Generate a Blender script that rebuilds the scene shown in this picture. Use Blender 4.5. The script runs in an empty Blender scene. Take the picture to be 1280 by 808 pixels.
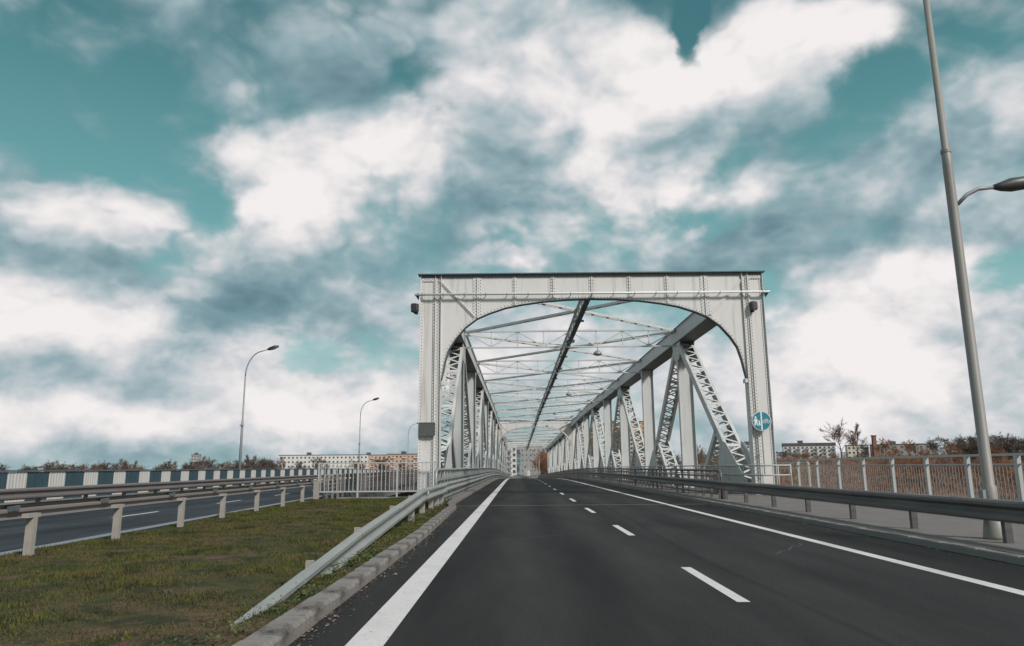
import bpy, bmesh, math, random
import numpy as np
from mathutils import Vector, Matrix
random.seed(7)
R = math.radians
C = bpy.context.scene.collection
scn = bpy.context.scene

# ---------------------------------------------------------------- camera
CAM_H = 1.42
cd = bpy.data.cameras.new('camera')
cam = bpy.data.objects.new('camera', cd); C.objects.link(cam)
cd.sensor_width = 36.0; cd.lens = 920 / 1280 * 36.0
cd.clip_start = 0.05; cd.clip_end = 12000
cam.matrix_world = (Matrix.Translation((0, 0, CAM_H)) @ Matrix.Rotation(R(0.306), 4, 'Z')
                    @ Matrix.Rotation(R(90 + 11.07), 4, 'X') @ Matrix.Rotation(R(-0.46), 4, 'Z'))
scn.camera = cam
scn.view_settings.view_transform = 'Standard'
scn.view_settings.look = 'None'
scn.view_settings.exposure = 0.0
scn.view_settings.gamma = 1.0
scn.view_settings.use_curve_mapping = False
scn.render.engine = 'CYCLES'
scn.cycles.max_bounces = 6; scn.cycles.diffuse_bounces = 3; scn.cycles.transparent_max_bounces = 8

# ---------------------------------------------------------------- sky: clouds over a Nishita sky
SUN_EL, SUN_AZ = 38.0, 138.0      # compass style: 0 = +Y (ahead), 90 = +X (right); the sun is behind the right shoulder
CLOUDS = [
    (-31.3, 25.4, 19.98, 8.4, 10, -0.3, 0), (-34.9, 27.1, 13.51, 7.3, 0, -0.15, 0), (-20.5, 30.1, 9.48, 5.2, 0, -0.12, 0), (-35.9, 19.0, 6.36, 3.1, 0, -0.3, 0),
    (-22.3, 22.7, 5.33, 3.03, -50, -0.3, 0), (-6.6, 29.5, 5.97, 2.14, -25, -0.42, 0), (-4.5, 27.3, 2.46, 1.46, 0, -0.25, 0), (14.2, 31.7, 1.67, 3.72, -8, -0.55, 0),
    (14.3, 28.5, 1.87, 2.4, 0, -0.3, 0), (32.7, 27.3, 8.62, 3.64, 15, -0.5, 0), (25.7, 31.3, 5.12, 1.4, 0, -0.3, 0), (27.4, 25.0, 3.62, 3.96, -25, -0.4, 0),
    (16.5, 22.3, 5.91, 2.53, 30, -0.34, 0), (15.7, 18.8, 5.78, 2.07, 10, -0.3, 0), (23.5, 21.6, 3.53, 2.03, 0, -0.3, 0), (32.9, 11.9, 6.15, 2.68, 0, -0.5, 0),
    (-23.4, 17.8, 3.45, 2.08, -60, -0.35, 0), (-14.6, 9.6, 3.33, 2.16, 0, -0.45, 0), (12.6, 19.1, 3.47, 1.55, 0, -0.25, 0), (-23.9, 13.4, 6.75, 2.66, -20, -0.25, 0),
    (27.7, 15.4, 3.4, 1.58, 0, -0.2, 0), (-27.7, 14.2, 5.08, 2.12, 0, -0.2, 0), (-5.6, 31.5, 3.85, 1.87, 0, -0.2, 0), (22.7, 19.2, 3.47, 1.81, 0, -0.2, 0),
    (-13.8, 22.2, 12.7, 5.06, 12, 0.75, 0.75), (-8.1, 24.0, 7.78, 4.0, 0, 0.3, 0.45), (-19.2, 19.7, 6.97, 4.12, -10, 0.3, 0.4), (-21.1, 21.8, 4.12, 2.54, 0, 0.25, 0.3),
    (3.9, 28.1, 11.78, 8.2, -10, 0.55, 0.3), (9.2, 28.4, 6.84, 6.25, -20, 0.4, 0.3), (0.6, 33.2, 9.15, 3.2, 0, 0.5, 0.2), (20.7, 28.4, 9.32, 5.77, 25, 0.75, 0.55),
    (25.3, 28.3, 6.83, 3.37, 0, 0.3, 0.3), (7.7, 22.4, 6.51, 2.53, -10, 0.3, 0.35), (-0.5, 16.0, 3.41, 1.26, 0, 0.5, 0.6), (1.4, 19.8, 4.07, 1.8, 0, 0.3, 0.25),
    (-31.4, 17.2, 6.87, 3.13, 0, 0.45, 0.35), (-28.1, 19.1, 3.47, 2.33, 0, 0.35, 0.35), (-34.7, 10.9, 4.46, 3.22, 0, 0.5, 0.6), (-28.7, 9.1, 5.26, 2.43, 0, 0.45, 0.55),
    (-33.7, 16.1, 4.55, 2.1, 0, 0.3, 0.25), (27.3, 10.7, 8.35, 4.3, 5, 0.75, 0.85), (24.0, 9.0, 6.09, 2.16, 0, 0.4, 0.35), (29.5, 12.6, 5.04, 2.13, 0, 0.4, 0.4),
    (32.2, 19.7, 8.13, 4.12, 25, 0.45, 0.28), (27.1, 18.8, 4.62, 2.59, 0, 0.4, 0.25), (22.3, 14.3, 5.08, 1.59, 0, 0.3, 0.25), (34.8, 21.9, 5.3, 3.04, 30, 0.4, 0.12),
    (-25.9, 5.4, 19.77, 3.54, 0, 0.45, 0.42), (-18.0, 8.6, 9.96, 3.24, 8, 0.4, 0.45), (-13.2, 5.7, 14.29, 3.81, 0, 0.4, 0.38), (-29.7, 3.3, 18.08, 2.73, 0, 0.4, 0.4),
    (5.9, 7.5, 18.2, 4.34, 0, 0.4, 0.3), (25.3, 5.5, 14.28, 3.27, 0, 0.4, 0.4), (29.9, 3.1, 14.24, 3.28, 0, 0.4, 0.32), (-0.3, 10.7, 8.9, 1.61, 0, 0.4, 0.3),
    (13.8, 18.4, 1.38, 0.83, 0, 0.5, 0.4), (-12.8, 27.7, 4.32, 2.91, 0, 0.25, -0.1), (-16.1, 29.6, 5.03, 3.33, 0, 0.35, -0.05), (-9.6, 31.3, 5.12, 2.8, 0, 0.2, 0),
    (-13.5, 14.2, 14.1, 4.24, -5, 0.35, -0.62), (-6.4, 17.5, 6.31, 3.13, 0, 0.25, -0.3), (-18.2, 11.8, 7.82, 2.41, 0, 0.25, -0.35), (-28.0, 5.9, 9.35, 2.28, -6, 0.4, -0.6),
    (-34.1, 7.1, 6.61, 2.71, 12, 0.3, -0.55), (-23.5, 7.4, 4.96, 1.9, -20, 0.2, -0.3), (34.0, 14.9, 9.05, 2.54, 8, 0.55, -0.75), (28.9, 16.6, 5.71, 1.57, 0, 0.3, -0.25),
    (14.9, 15.9, 10.8, 2.37, 8, 0.3, -0.5), (4.9, 15.6, 3.41, 1.58, 0, 0.2, -0.3), (-26.5, 13.2, 11.23, 4.26, -10, 0.25, -0.4), (-32.1, 13.7, 6.75, 2.13, 0, 0.3, -0.2),
    (-20.3, 27.5, 8.01, 4.37, 0, 0.2, -0.3), (-10.9, 29.6, 6.92, 3.33, 0, 0.1, -0.2), (-1.5, 24.2, 4.8, 5.99, 0, 0.2, -0.25), (-34.0, 19.1, 5.21, 2.07, 0, 0.3, -0.45),
    (-25.3, 30.8, 7.64, 2.82, -70, 0.28, -0.4), (-28.7, 30.6, 4.45, 2.35, 0, 0.2, -0.4), (-32.3, 23.7, 3.58, 1.25, -30, 0.3, -0.3), (-34.0, 1.2, 10.94, 1.42, 0, 0.2, -0.3),
    (-17.1, 0.8, 8.75, 1.09, 0, 0.2, -0.2), (23.9, 7.9, 8.28, 1.35, 8, 0.1, -0.35), (24.2, 5.6, 6.59, 0.98, -8, 0.0, -0.35), (32.7, 7.7, 4.97, 1.35, 0, 0.2, -0.45),
    (11.8, 14.6, 8.48, 1.32, 0, 0.2, -0.3), (-2.8, 20.6, 2.92, 6.14, -20, 0.3, -0.12), (3.1, 21.7, 3.53, 4.57, 0, 0.2, -0.05), (19.9, 19.8, 6.97, 3.09, 0, 0.2, -0.2),
    (-13.9, 8.4, 2.76, 1.19, 0, -0.1, -0.3), (-16.2, 6.8, 6.06, 0.76, -5, 0, -0.25),
]

world = bpy.data.worlds.new("World"); scn.world = world; world.use_nodes = True
nt = world.node_tree; nt.nodes.clear()
def N(t, **k):
    n = nt.nodes.new(t)
    for a, b in k.items(): setattr(n, a, b)
    return n
def MT(op, a, b=None, clamp=False):
    n = N('ShaderNodeMath', operation=op, use_clamp=clamp)
    for i, v in enumerate((a, b)):
        if v is None: continue
        if isinstance(v, (int, float)): n.inputs[i].default_value = v
        else: nt.links.new(v, n.inputs[i])
    return n.outputs[0]
tc = N('ShaderNodeTexCoord')
dirv = tc.outputs['Generated']
sp = N('ShaderNodeSeparateXYZ'); nt.links.new(dirv, sp.inputs[0])
az = MT('MULTIPLY', MT('ARCTAN2', sp.outputs[0], sp.outputs[1]), 180 / math.pi)
el = MT('MULTIPLY', MT('ARCSINE', sp.outputs[2]), 180 / math.pi)
azel = N('ShaderNodeCombineXYZ'); nt.links.new(az, azel.inputs[0]); nt.links.new(el, azel.inputs[1])
# flattened coordinates: cloud bases bunch up towards the horizon
den = MT('ADD', MT('MAXIMUM', sp.outputs[2], 0.0), 0.62)
flat = N('ShaderNodeCombineXYZ')
nt.links.new(MT('DIVIDE', sp.outputs[0], den), flat.inputs[0])
nt.links.new(MT('DIVIDE', sp.outputs[1], den), flat.inputs[1])
nt.links.new(MT('MULTIPLY', sp.outputs[2], 0.7), flat.inputs[2])
def noise(vec, scale, detail, rough, dist=0.0, off=(0, 0, 0)):
    m = N('ShaderNodeMapping'); m.inputs['Location'].default_value = off; nt.links.new(vec, m.inputs[0])
    n = N('ShaderNodeTexNoise'); n.inputs['Scale'].default_value = scale; n.inputs['Detail'].default_value = detail
    n.inputs['Roughness'].default_value = rough; n.inputs['Distortion'].default_value = dist
    nt.links.new(m.outputs[0], n.inputs['Vector']); return n
def warp(vec, scale, detail, amp, off):
    n = noise(dirv, scale, detail, 0.6, 0, off)
    s = N('ShaderNodeVectorMath', operation='SUBTRACT'); nt.links.new(n.outputs['Color'], s.inputs[0]); s.inputs[1].default_value = (.5, .5, .5)
    k = N('ShaderNodeVectorMath', operation='MULTIPLY'); nt.links.new(s.outputs[0], k.inputs[0]); k.inputs[1].default_value = (amp, amp * .75, 0)
    a = N('ShaderNodeVectorMath', operation='ADD'); nt.links.new(vec, a.inputs[0]); nt.links.new(k.outputs[0], a.inputs[1])
    return a.outputs[0]
wv = warp(azel.outputs[0], 3.8, 8, 10.0, (3, 1, 7))
# the same cloud field sampled a step nearer the zenith: the difference lights tops and shades bellies
up = N('ShaderNodeVectorMath', operation='MULTIPLY_ADD'); nt.links.new(flat.outputs[0], up.inputs[0])
up.inputs[1].default_value = (0.94, 0.94, 0.94); up.inputs[2].default_value = (-0.012, 0.0, 0.03)
def voro(vec, scale, off):
    nz_ = noise(vec, scale * 1.3, 3, 0.55, 0, off)
    k = N('ShaderNodeVectorMath', operation='MULTIPLY_ADD'); nt.links.new(nz_.outputs['Color'], k.inputs[0]); k.inputs[1].default_value = (.20, .20, .20); nt.links.new(vec, k.inputs[2])
    v = N('ShaderNodeTexVoronoi', feature='F1'); v.inputs['Scale'].default_value = scale; v.inputs['Detail'].default_value = 3.0; v.inputs['Roughness'].default_value = 0.55
    nt.links.new(k.outputs[0], v.inputs['Vector']); return MT('SUBTRACT', 0.5, v.outputs['Distance'])
def field(vec, det):
    n1 = noise(vec, 2.8, det, 0.55, 0.2, (1.3, 4.1, 0.2)).outputs['Fac']
    a = MT('MULTIPLY', MT('SUBTRACT', n1, 0.5), FA)
    return MT('ADD', a, MT('MULTIPLY', voro(vec, 5.0, (0.4, 0.7, 5.0)), FB))
FA, FB = 1.9, 0.62
fa = field(flat.outputs[0], 9); fl = field(flat.outputs[0], 5); fb = field(up.outputs[0], 5)
f2 = noise(flat.outputs[0], 3.0, 6, 0.58, 0.15, (7.7, 2.1, 3.0))
def MR(v, a, b, c=0.0, d=1.0, it='SMOOTHSTEP'):
    s = N('ShaderNodeMapRange', interpolation_type=it); nt.links.new(v, s.inputs[0])
    for i, q in enumerate((a, b, c, d)): s.inputs[i + 1].default_value = q
    return s.outputs[0]
relief = MT('MULTIPLY', MT('MULTIPLY', MT('SUBTRACT', fl, fb), 1.15), MR(el, 2.0, 20.0, 0.55, 1.0))
relief = MT('ADD', relief, MR(el, 2.0, 18.0, 0.02, -0.03))
cov = MT('ADD', fa, 0.86)
lig = MT('ADD', MT('ADD', MT('MULTIPLY', MT('SUBTRACT', f2.outputs['Fac'], 0.5), 1.30), 0.37), relief)
for (a, e, ra, re, rot, ca, la) in CLOUDS:
    m = N('ShaderNodeMapping', vector_type='TEXTURE')
    m.inputs['Location'].default_value = (a, e, 0); m.inputs['Rotation'].default_value = (0, 0, R(rot)); m.inputs['Scale'].default_value = (ra * 1.25, re * 1.25, 1)
    nt.links.new(wv, m.inputs[0])
    g = N('ShaderNodeTexGradient', gradient_type='SPHERICAL'); nt.links.new(m.outputs[0], g.inputs[0])
    s = N('ShaderNodeMapRange', interpolation_type='SMOOTHERSTEP'); nt.links.new(g.outputs['Fac'], s.inputs[0])
    s.inputs[1].default_value = 0.0; s.inputs[2].default_value = 0.85
    if ca: cov = MT('ADD', cov, MT('MULTIPLY', s.outputs[0], ca))
    if la: lig = MT('ADD', lig, MT('MULTIPLY', s.outputs[0], la * (0.60 if la > 0 else 0.34)))
def MR(v, a, b, c=0.0, d=1.0, it='SMOOTHSTEP'):
    s = N('ShaderNodeMapRange', interpolation_type=it); nt.links.new(v, s.inputs[0])
    for i, q in enumerate((a, b, c, d)): s.inputs[i + 1].default_value = q
    return s.outputs[0]
covf = MR(cov, 0.10, 0.80)
hz = MR(el, 0.0, 16.0, 0.80, 0.0)                   # more cloud low over the horizon
covf = MT('MAXIMUM', covf, hz)
ramp = N('ShaderNodeValToRGB'); nt.links.new(MT('DIVIDE', MT('ADD', lig, 0.45), 1.40), ramp.inputs[0])
cr = ramp.color_ramp
K = 10.0
pts = [(0.05, (0.12, 0.215, 0.26)), (0.30, (0.20, 0.315, 0.36)), (0.48, (0.30, 0.415, 0.455)), (0.63, (0.47, 0.545, 0.575)), (0.76, (0.64, 0.655, 0.68)), (0.88, (0.80, 0.775, 0.78)), (1.0, (0.90, 0.86, 0.855))]
while len(cr.elements) < len(pts): cr.elements.new(0.5)
for e_, (p_, c_) in zip(cr.elements, pts): e_.position = p_; e_.color = (*c_, 1)
cloudc = N('ShaderNodeVectorMath', operation='SCALE'); nt.links.new(ramp.outputs[0], cloudc.inputs[0]); cloudc.inputs['Scale'].default_value = K
sky = N('ShaderNodeTexSky', sky_type='NISHITA'); sky.sun_disc = False
sky.sun_elevation = R(SUN_EL); sky.sun_rotation = R(SUN_AZ); sky.air_density = 1.0; sky.dust_density = 0.6; sky.ozone_density = 1.0
tint = N('ShaderNodeVectorMath', operation='MULTIPLY'); nt.links.new(sky.outputs[0], tint.inputs[0]); tint.inputs[1].default_value = (0.60, 0.95, 0.62)
teal = N('ShaderNodeValToRGB'); nt.links.new(MR(el, -5.0, 90.0, it='LINEAR'), teal.inputs[0])
tr = teal.color_ramp
tpts = [(0.05, (0.42, 0.58, 0.60)), (0.16, (0.25, 0.50, 0.52)), (0.27, (0.14, 0.355, 0.385)), (0.38, (0.065, 0.20, 0.235)), (0.6, (0.035, 0.12, 0.155))]
while len(tr.elements) < len(tpts): tr.elements.new(0.5)
for e_, (p_, c_) in zip(tr.elements, tpts): e_.position = p_; e_.color = (*c_, 1)
tk = N('ShaderNodeVectorMath', operation='SCALE'); nt.links.new(teal.outputs[0], tk.inputs[0]); tk.inputs['Scale'].default_value = K
tm = N('ShaderNodeMix', data_type='RGBA'); tm.inputs[0].default_value = 0.82; nt.links.new(tint.outputs[0], tm.inputs[6]); nt.links.new(tk.outputs[0], tm.inputs[7])
mx = N('ShaderNodeMix', data_type='RGBA'); nt.links.new(covf, mx.inputs[0]); nt.links.new(tm.outputs[2], mx.inputs[6]); nt.links.new(cloudc.outputs[0], mx.inputs[7])
bg = N('ShaderNodeBackground'); nt.links.new(mx.outputs[2], bg.inputs[0]); bg.inputs[1].default_value = 0.1
out = N('ShaderNodeOutputWorld'); nt.links.new(bg.outputs[0], out.inputs[0])
world.cycles.sampling_method = 'MANUAL'; world.cycles.sample_map_resolution = 512

sd = bpy.data.lights.new('sun', 'SUN'); sd.energy = 3.5; sd.angle = R(10); sd.color = (1.0, 0.945, 0.90)
sun = bpy.data.objects.new('sun', sd); C.objects.link(sun)
ce = math.cos(R(SUN_EL))
sdir = Vector((math.sin(R(SUN_AZ)) * ce, math.cos(R(SUN_AZ)) * ce, math.sin(R(SUN_EL))))
sun.rotation_euler = sdir.to_track_quat('Z', 'Y').to_euler(); sun.location = (60, -80, 90)

# ---------------------------------------------------------------- materials
def mat(name, col, rough=.6, metal=0.0, var=.15, scale=3.0, stretch=(1, 1, 1), bump=.0, bscale=40, spots=None, streak=None, spec=.5, detail=6):
    m = bpy.data.materials.new(name); m.use_nodes = True; t = m.node_tree; b = t.nodes['Principled BSDF']
    b.inputs['Roughness'].default_value = rough; b.inputs['Metallic'].default_value = metal; b.inputs['Specular IOR Level'].default_value = spec
    L = t.links.new; n = t.nodes.new
    co = n('ShaderNodeTexCoord'); mp = n('ShaderNodeMapping'); L(co.outputs['Object'], mp.inputs[0]); mp.inputs['Scale'].default_value = stretch
    nz = n('ShaderNodeTexNoise'); L(mp.outputs[0], nz.inputs['Vector']); nz.inputs['Scale'].default_value = scale; nz.inputs['Detail'].default_value = detail; nz.inputs['Roughness'].default_value = .65
    r = n('ShaderNodeValToRGB'); L(nz.outputs['Fac'], r.inputs[0])
    r.color_ramp.elements[0].position = .3; r.color_ramp.elements[1].position = .72
    r.color_ramp.elements[0].color = (*[c * (1 - var) for c in col], 1); r.color_ramp.elements[1].color = (*[min(1, c * (1 + var)) for c in col], 1)
    cur = r.outputs[0]
    if streak:   # (colour, scale, stretch, lo, hi)
        c2, sc, st, lo, hi = streak
        m2 = n('ShaderNodeMapping'); L(co.outputs['Object'], m2.inputs[0]); m2.inputs['Scale'].default_value = st
        n2 = n('ShaderNodeTexNoise'); L(m2.outputs[0], n2.inputs['Vector']); n2.inputs['Scale'].default_value = sc; n2.inputs['Detail'].default_value = 5
        mr = n('ShaderNodeMapRange'); L(n2.outputs['Fac'], mr.inputs[0]); mr.inputs[1].default_value = lo; mr.inputs[2].default_value = hi
        x = n('ShaderNodeMix'); x.data_type = 'RGBA'; L(mr.outputs[0], x.inputs[0]); L(cur, x.inputs[6]); x.inputs[7].default_value = (*c2, 1); cur = x.outputs[2]
    if spots:
        c2, sc, lo, hi = spots
        n3 = n('ShaderNodeTexNoise'); L(co.outputs['Object'], n3.inputs['Vector']); n3.inputs['Scale'].default_value = sc; n3.inputs['Detail'].default_value = 8; n3.inputs['Roughness'].default_value = .7
        mr = n('ShaderNodeMapRange'); L(n3.outputs['Fac'], mr.inputs[0]); mr.inputs[1].default_value = lo; mr.inputs[2].default_value = hi
        x = n('ShaderNodeMix'); x.data_type = 'RGBA'; L(mr.outputs[0], x.inputs[0]); L(cur, x.inputs[6]); x.inputs[7].default_value = (*c2, 1); cur = x.outputs[2]
    L(cur, b.inputs['Base Color'])
    if bump:
        n4 = n('ShaderNodeTexNoise'); L(co.outputs['Object'], n4.inputs['Vector']); n4.inputs['Scale'].default_value = bscale; n4.inputs['Detail'].default_value = 4
        bp = n('ShaderNodeBump'); L(n4.outputs['Fac'], bp.inputs['Height']); bp.inputs['Strength'].default_value = bump; bp.inputs['Distance'].default_value = .02; L(bp.outputs[0], b.inputs['Normal'])
    return m
M = {}
M['steel'] = mat('painted_steel', (.635, .61, .59), .55, 0, .05, .8, (1, 1, .5), .12, 9, spots=((.33, .22, .15), 2.6, .66, .76), streak=((.42, .39, .36), 1.6, (3, 3, .2), .54, .78))
M['steel2'] = mat('painted_steel_truss', (.53, .53, .515), .5, 0, .06, .9, (1, 1, .5), .10, 9, spots=((.26, .19, .14), 3.0, .70, .80), streak=((.33, .35, .35), 1.4, (3, 3, .3), .55, .8))
M['rivet'] = mat('rivet_painted_shadow', (.31, .295, .28), .6, 0, .2, 5)  # darker than the steel: the small shadow at each rivet is painted in
M['trim_and_shade'] = mat('dark_trim_and_shade', (.10, .115, .12), .6, 0, .2, 3)  # dark fittings, and shade painted under the arch, chords and bracing
M['galv'] = mat('galvanised_steel', (.30, .31, .295), .45, .25, .10, 2.5, (1, .3, 2), .08, 20, streak=((.24, .245, .24), 2.0, (2, .3, 2), .55, .8))
M['galv_dark'] = mat('weathered_shaded_steel', (.105, .098, .095), .5, .2, .22, 2.5, (1, .25, 3), .1, 20, streak=((.19, .18, .17), 2.0, (1, .2, 4), .5, .8))  # galvanised steel with the shade of its unlit side painted in
M['galv_beige'] = mat('dusty_beige_steel', (.22, .192, .178), .6, .05, .12, 2.5, (1, .3, 2), .1, 20, streak=((.2, .17, .155), 1.5, (1, .3, 3), .5, .8))
M['post'] = mat('dusty_cream_post', (.33, .295, .262), .7, 0, .12, 5, bump=.15, bscale=30, spots=((.3, .25, .2), 5, .6, .8))
M['concrete'] = mat('kerb_concrete', (.205, .185, .17), .9, 0, .25, 5, bump=.5, bscale=30, spots=((.045, .038, .033), 2.6, .50, .64))
M['concrete2'] = mat('pale_concrete', (.21, .20, .19), .9, 0, .15, 1.5, bump=.35, bscale=25, spots=((.16, .15, .14), 1.5, .55, .75))
M['footway'] = mat('footway_surface', (.16, .143, .135), .9, 0, .14, 1.1, bump=.4, bscale=60, spots=((.13, .12, .115), .7, .52, .75))
M['white_paint'] = mat('road_marking_paint', (.62, .585, .575), .65, 0, .07, 3, bump=.3, bscale=60, spots=((.16, .15, .15), 14, .60, .68), streak=((.45, .43, .425), 1.0, (1, .5, 1), .55, .8))
M['rail_white'] = mat('railing_pale_paint', (.42, .42, .41), .5, 0, .08, 3)
M['blue_panel'] = mat('teal_blue_panel', (.032, .068, .086), .5, 0, .15, 2, streak=((.05, .085, .10), 2, (1, 3, .3), .5, .8))
M['white_panel'] = mat('white_panel', (.52, .50, .475), .55, 0, .06, 2, streak=((.44, .42, .40), 2, (1, 3, .3), .55, .8))
M['lamp_pole'] = mat('lamp_pole_grey', (.26, .24, .22), .55, .1, .12, 2, (2, 2, .3))
M['lamp_pole_pale'] = mat('lamp_pole_pale', (.27, .275, .275), .5, .1, .08, 2, (2, 2, .3))
M['lamp_head'] = mat('lamp_head_dark', (.055, .055, .055), .45, 0, .2, 4)
M['lamp_glass'] = mat('lamp_lens', (.45, .46, .46), .2, 0, .05, 4)
M['galv_brown'] = mat('brown_grey_steel', (.15, .13, .125), .6, .05, .15, 2.5, (1, .3, 2))
M['bar_grey'] = mat('baluster_grey', (.22, .20, .19), .6, 0, .1, 3)
M['worn_line'] = mat('worn_line', (.20, .22, .24), .7, 0, .15, 2)
M['black'] = mat('black_rubber', (.02, .02, .02), .8, 0, .2, 8)
M['dark_box'] = mat('dark_plastic', (.05, .048, .045), .6, 0, .25, 6, bump=.2)
M['plaque'] = mat('dark_grey_plate', (.085, .088, .085), .55, 0, .15, 5)
M['sign_blue'] = mat('sign_blue', (.03, .19, .25), .4, 0, .08, 6)
M['sign_white'] = mat('sign_white', (.75, .77, .77), .4, 0, .04, 6)
M['bark'] = mat('bark', (.10, .075, .06), .9, 0, .3, 4)
M['twig_brown'] = mat('twigs_brown', (.20, .14, .11), .9, 0, .35, .8)
M['twig_dark'] = mat('twigs_dark', (.12, .095, .082), .9, 0, .3, .8)
M['twig_orange'] = mat('twigs_orange', (.30, .155, .09), .9, 0, .3, .8)
M['reed'] = mat('dry_reeds', (.24, .145, .108), .9, 0, .3, .08)
M['white_wall'] = mat('white_render', (.62, .60, .575), .85, 0, .07, .2)
M['grey_wall'] = mat('grey_render', (.32, .31, .30), .85, 0, .1, .2)
M['salmon_wall'] = mat('salmon_render', (.56, .36, .27), .85, 0, .08, .2)
M['orange_wall'] = mat('orange_render', (.60, .36, .20), .85, 0, .08, .2)
M['cream_wall'] = mat('cream_render', (.66, .60, .50), .85, 0, .06, .2)
M['brick'] = mat('red_brick', (.21, .095, .07), .9, 0, .2, 1)
M['roof'] = mat('roof_dark', (.10, .095, .095), .8, 0, .2, .5)
M['glass'] = mat('window_glass', (.07, .09, .10), .12, 0, .3, .4)
M['teal_glass'] = mat('teal_glazing', (.10, .22, .23), .15, 0, .3, .3)
M['car_white'] = mat('car_white_paint', (.75, .75, .74), .3, 0, .03, 2)
M['car_dark'] = mat('car_dark_paint', (.05, .055, .06), .3, 0, .1, 2)
M['red_light'] = mat('tail_light_red', (.35, .02, .02), .3, 0, .1, 2)
M['deck_steel'] = mat('deck_steel', (.25, .25, .25), .7, 0, .15, 1)

def asphalt(name, base, tracks):
    m = mat(name, base, .80, 0, .18, 1.3, (1, .35, 1), .9, 80, spots=((base[0] * 3.0, base[1] * 2.9, base[2] * 2.9), 60, .58, .70), spec=.28)
    t = m.node_tree; L = t.links.new; b = t.nodes['Principled BSDF']; src = b.inputs['Base Color'].links[0].from_socket
    co = t.nodes.new('ShaderNodeTexCoord'); sp = t.nodes.new('ShaderNodeSeparateXYZ'); L(co.outputs['Object'], sp.inputs[0])
    wob = t.nodes.new('ShaderNodeTexNoise'); mp = t.nodes.new('ShaderNodeMapping'); mp.inputs['Scale'].default_value = (.4, .06, 1); L(co.outputs['Object'], mp.inputs[0]); L(mp.outputs[0], wob.inputs['Vector']); wob.inputs['Scale'].default_value = 1; wob.inputs['Detail'].default_value = 4
    def mm(op, a, b_):
        q = t.nodes.new('ShaderNodeMath'); q.operation = op
        for i, v in enumerate((a, b_)):
            if isinstance(v, (int, float)): q.inputs[i].default_value = v
            else: L(v, q.inputs[i])
        return q.outputs[0]
    x = mm('ADD', sp.outputs[0], mm('MULTIPLY', mm('SUBTRACT', wob.outputs['Fac'], .5), .9))
    tot = None
    for (tx, w, a) in tracks:      # worn wheel tracks, oil line, joint seam, painted gutter shadow by the right kerb
        d = mm('ABSOLUTE', mm('SUBTRACT', x, tx), 0)
        mr = t.nodes.new('ShaderNodeMapRange'); mr.interpolation_type = 'SMOOTHSTEP'; L(d, mr.inputs[0]); mr.inputs[1].default_value = 0; mr.inputs[2].default_value = w; mr.inputs[3].default_value = a; mr.inputs[4].default_value = 0
        tot = mr.outputs[0] if tot is None else mm('ADD', tot, mr.outputs[0])
    # blotches along the driving direction
    n5 = t.nodes.new('ShaderNodeTexNoise'); m5 = t.nodes.new('ShaderNodeMapping'); m5.inputs['Scale'].default_value = (.9, .12, 1); L(co.outputs['Object'], m5.inputs[0]); L(m5.outputs[0], n5.inputs['Vector']); n5.inputs['Scale'].default_value = 1.1; n5.inputs['Detail'].default_value = 7; n5.inputs['Roughness'].default_value = .62
    bl = mm('MULTIPLY', mm('SUBTRACT', n5.outputs['Fac'], .5), 3.0)
    f = mm('ADD', mm('ADD', tot, 1.0), bl)
    vm = t.nodes.new('ShaderNodeVectorMath'); vm.operation = 'SCALE'; L(src, vm.inputs[0]); L(f, vm.inputs['Scale']); L(vm.outputs[0], b.inputs['Base Color'])
    # fine cracks
    return m
M['asphalt'] = asphalt('asphalt', (.0205, .0195, .0193), [(-.9, .5, -.30), (.05, .75, .45), (1.75, .75, .45), (3.1, .8, .40), (4.8, .8, .40), (2.95, .10, -.50), (6.5, .8, -.45), (.9, .5, -.30)])
M['asphalt2'] = asphalt('asphalt_bluish', (.027, .034, .041), [(-9.6, .5, .55), (-11.0, .4, -.3), (-12.0, .8, .35), (-13.4, .6, -.25)])

# ground and grass colours
def ground_mat(name, cols, scales, bump=.6, bscale=6):
    m = bpy.data.materials.new(name); m.use_nodes = True; t = m.node_tree; b = t.nodes['Principled BSDF']; b.inputs['Roughness'].default_value = .95; b.inputs['Specular IOR Level'].default_value = .15
    L = t.links.new; n = t.nodes.new; co = n('ShaderNodeTexCoord'); cur = None
    for i, (c, s) in enumerate(zip(cols, scales)):
        if cur is None:
            rg = n('ShaderNodeRGB'); rg.outputs[0].default_value = (*c, 1); cur = rg.outputs[0]; continue
        nz = n('ShaderNodeTexNoise'); L(co.outputs['Object'], nz.inputs['Vector']); nz.inputs['Scale'].default_value = s; nz.inputs['Detail'].default_value = 7; nz.inputs['Roughness'].default_value = .62
        mp = nz.inputs['Vector']
        mr = n('ShaderNodeMapRange'); L(nz.outputs['Fac'], mr.inputs[0]); mr.inputs[1].default_value = .46; mr.inputs[2].default_value = .60
        x = n('ShaderNodeMix'); x.data_type = 'RGBA'; L(mr.outputs[0], x.inputs[0]); L(cur, x.inputs[6]); x.inputs[7].default_value = (*c, 1); cur = x.outputs[2]
    L(cur, b.inputs['Base Color'])
    n4 = n('ShaderNodeTexNoise'); L(co.outputs['Object'], n4.inputs['Vector']); n4.inputs['Scale'].default_value = bscale; n4.inputs['Detail'].default_value = 6
    bp = n('ShaderNodeBump'); L(n4.outputs['Fac'], bp.inputs['Height']); bp.inputs['Strength'].default_value = bump; bp.inputs['Distance'].default_value = .15; L(bp.outputs[0], b.inputs['Normal'])
    return m
M['soil'] = ground_mat('verge_soil', [(.075, .062, .028), (.045, .055, .018), (.11, .072, .048), (.035, .038, .018)], [1, .8, .55, 2.1])
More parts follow.
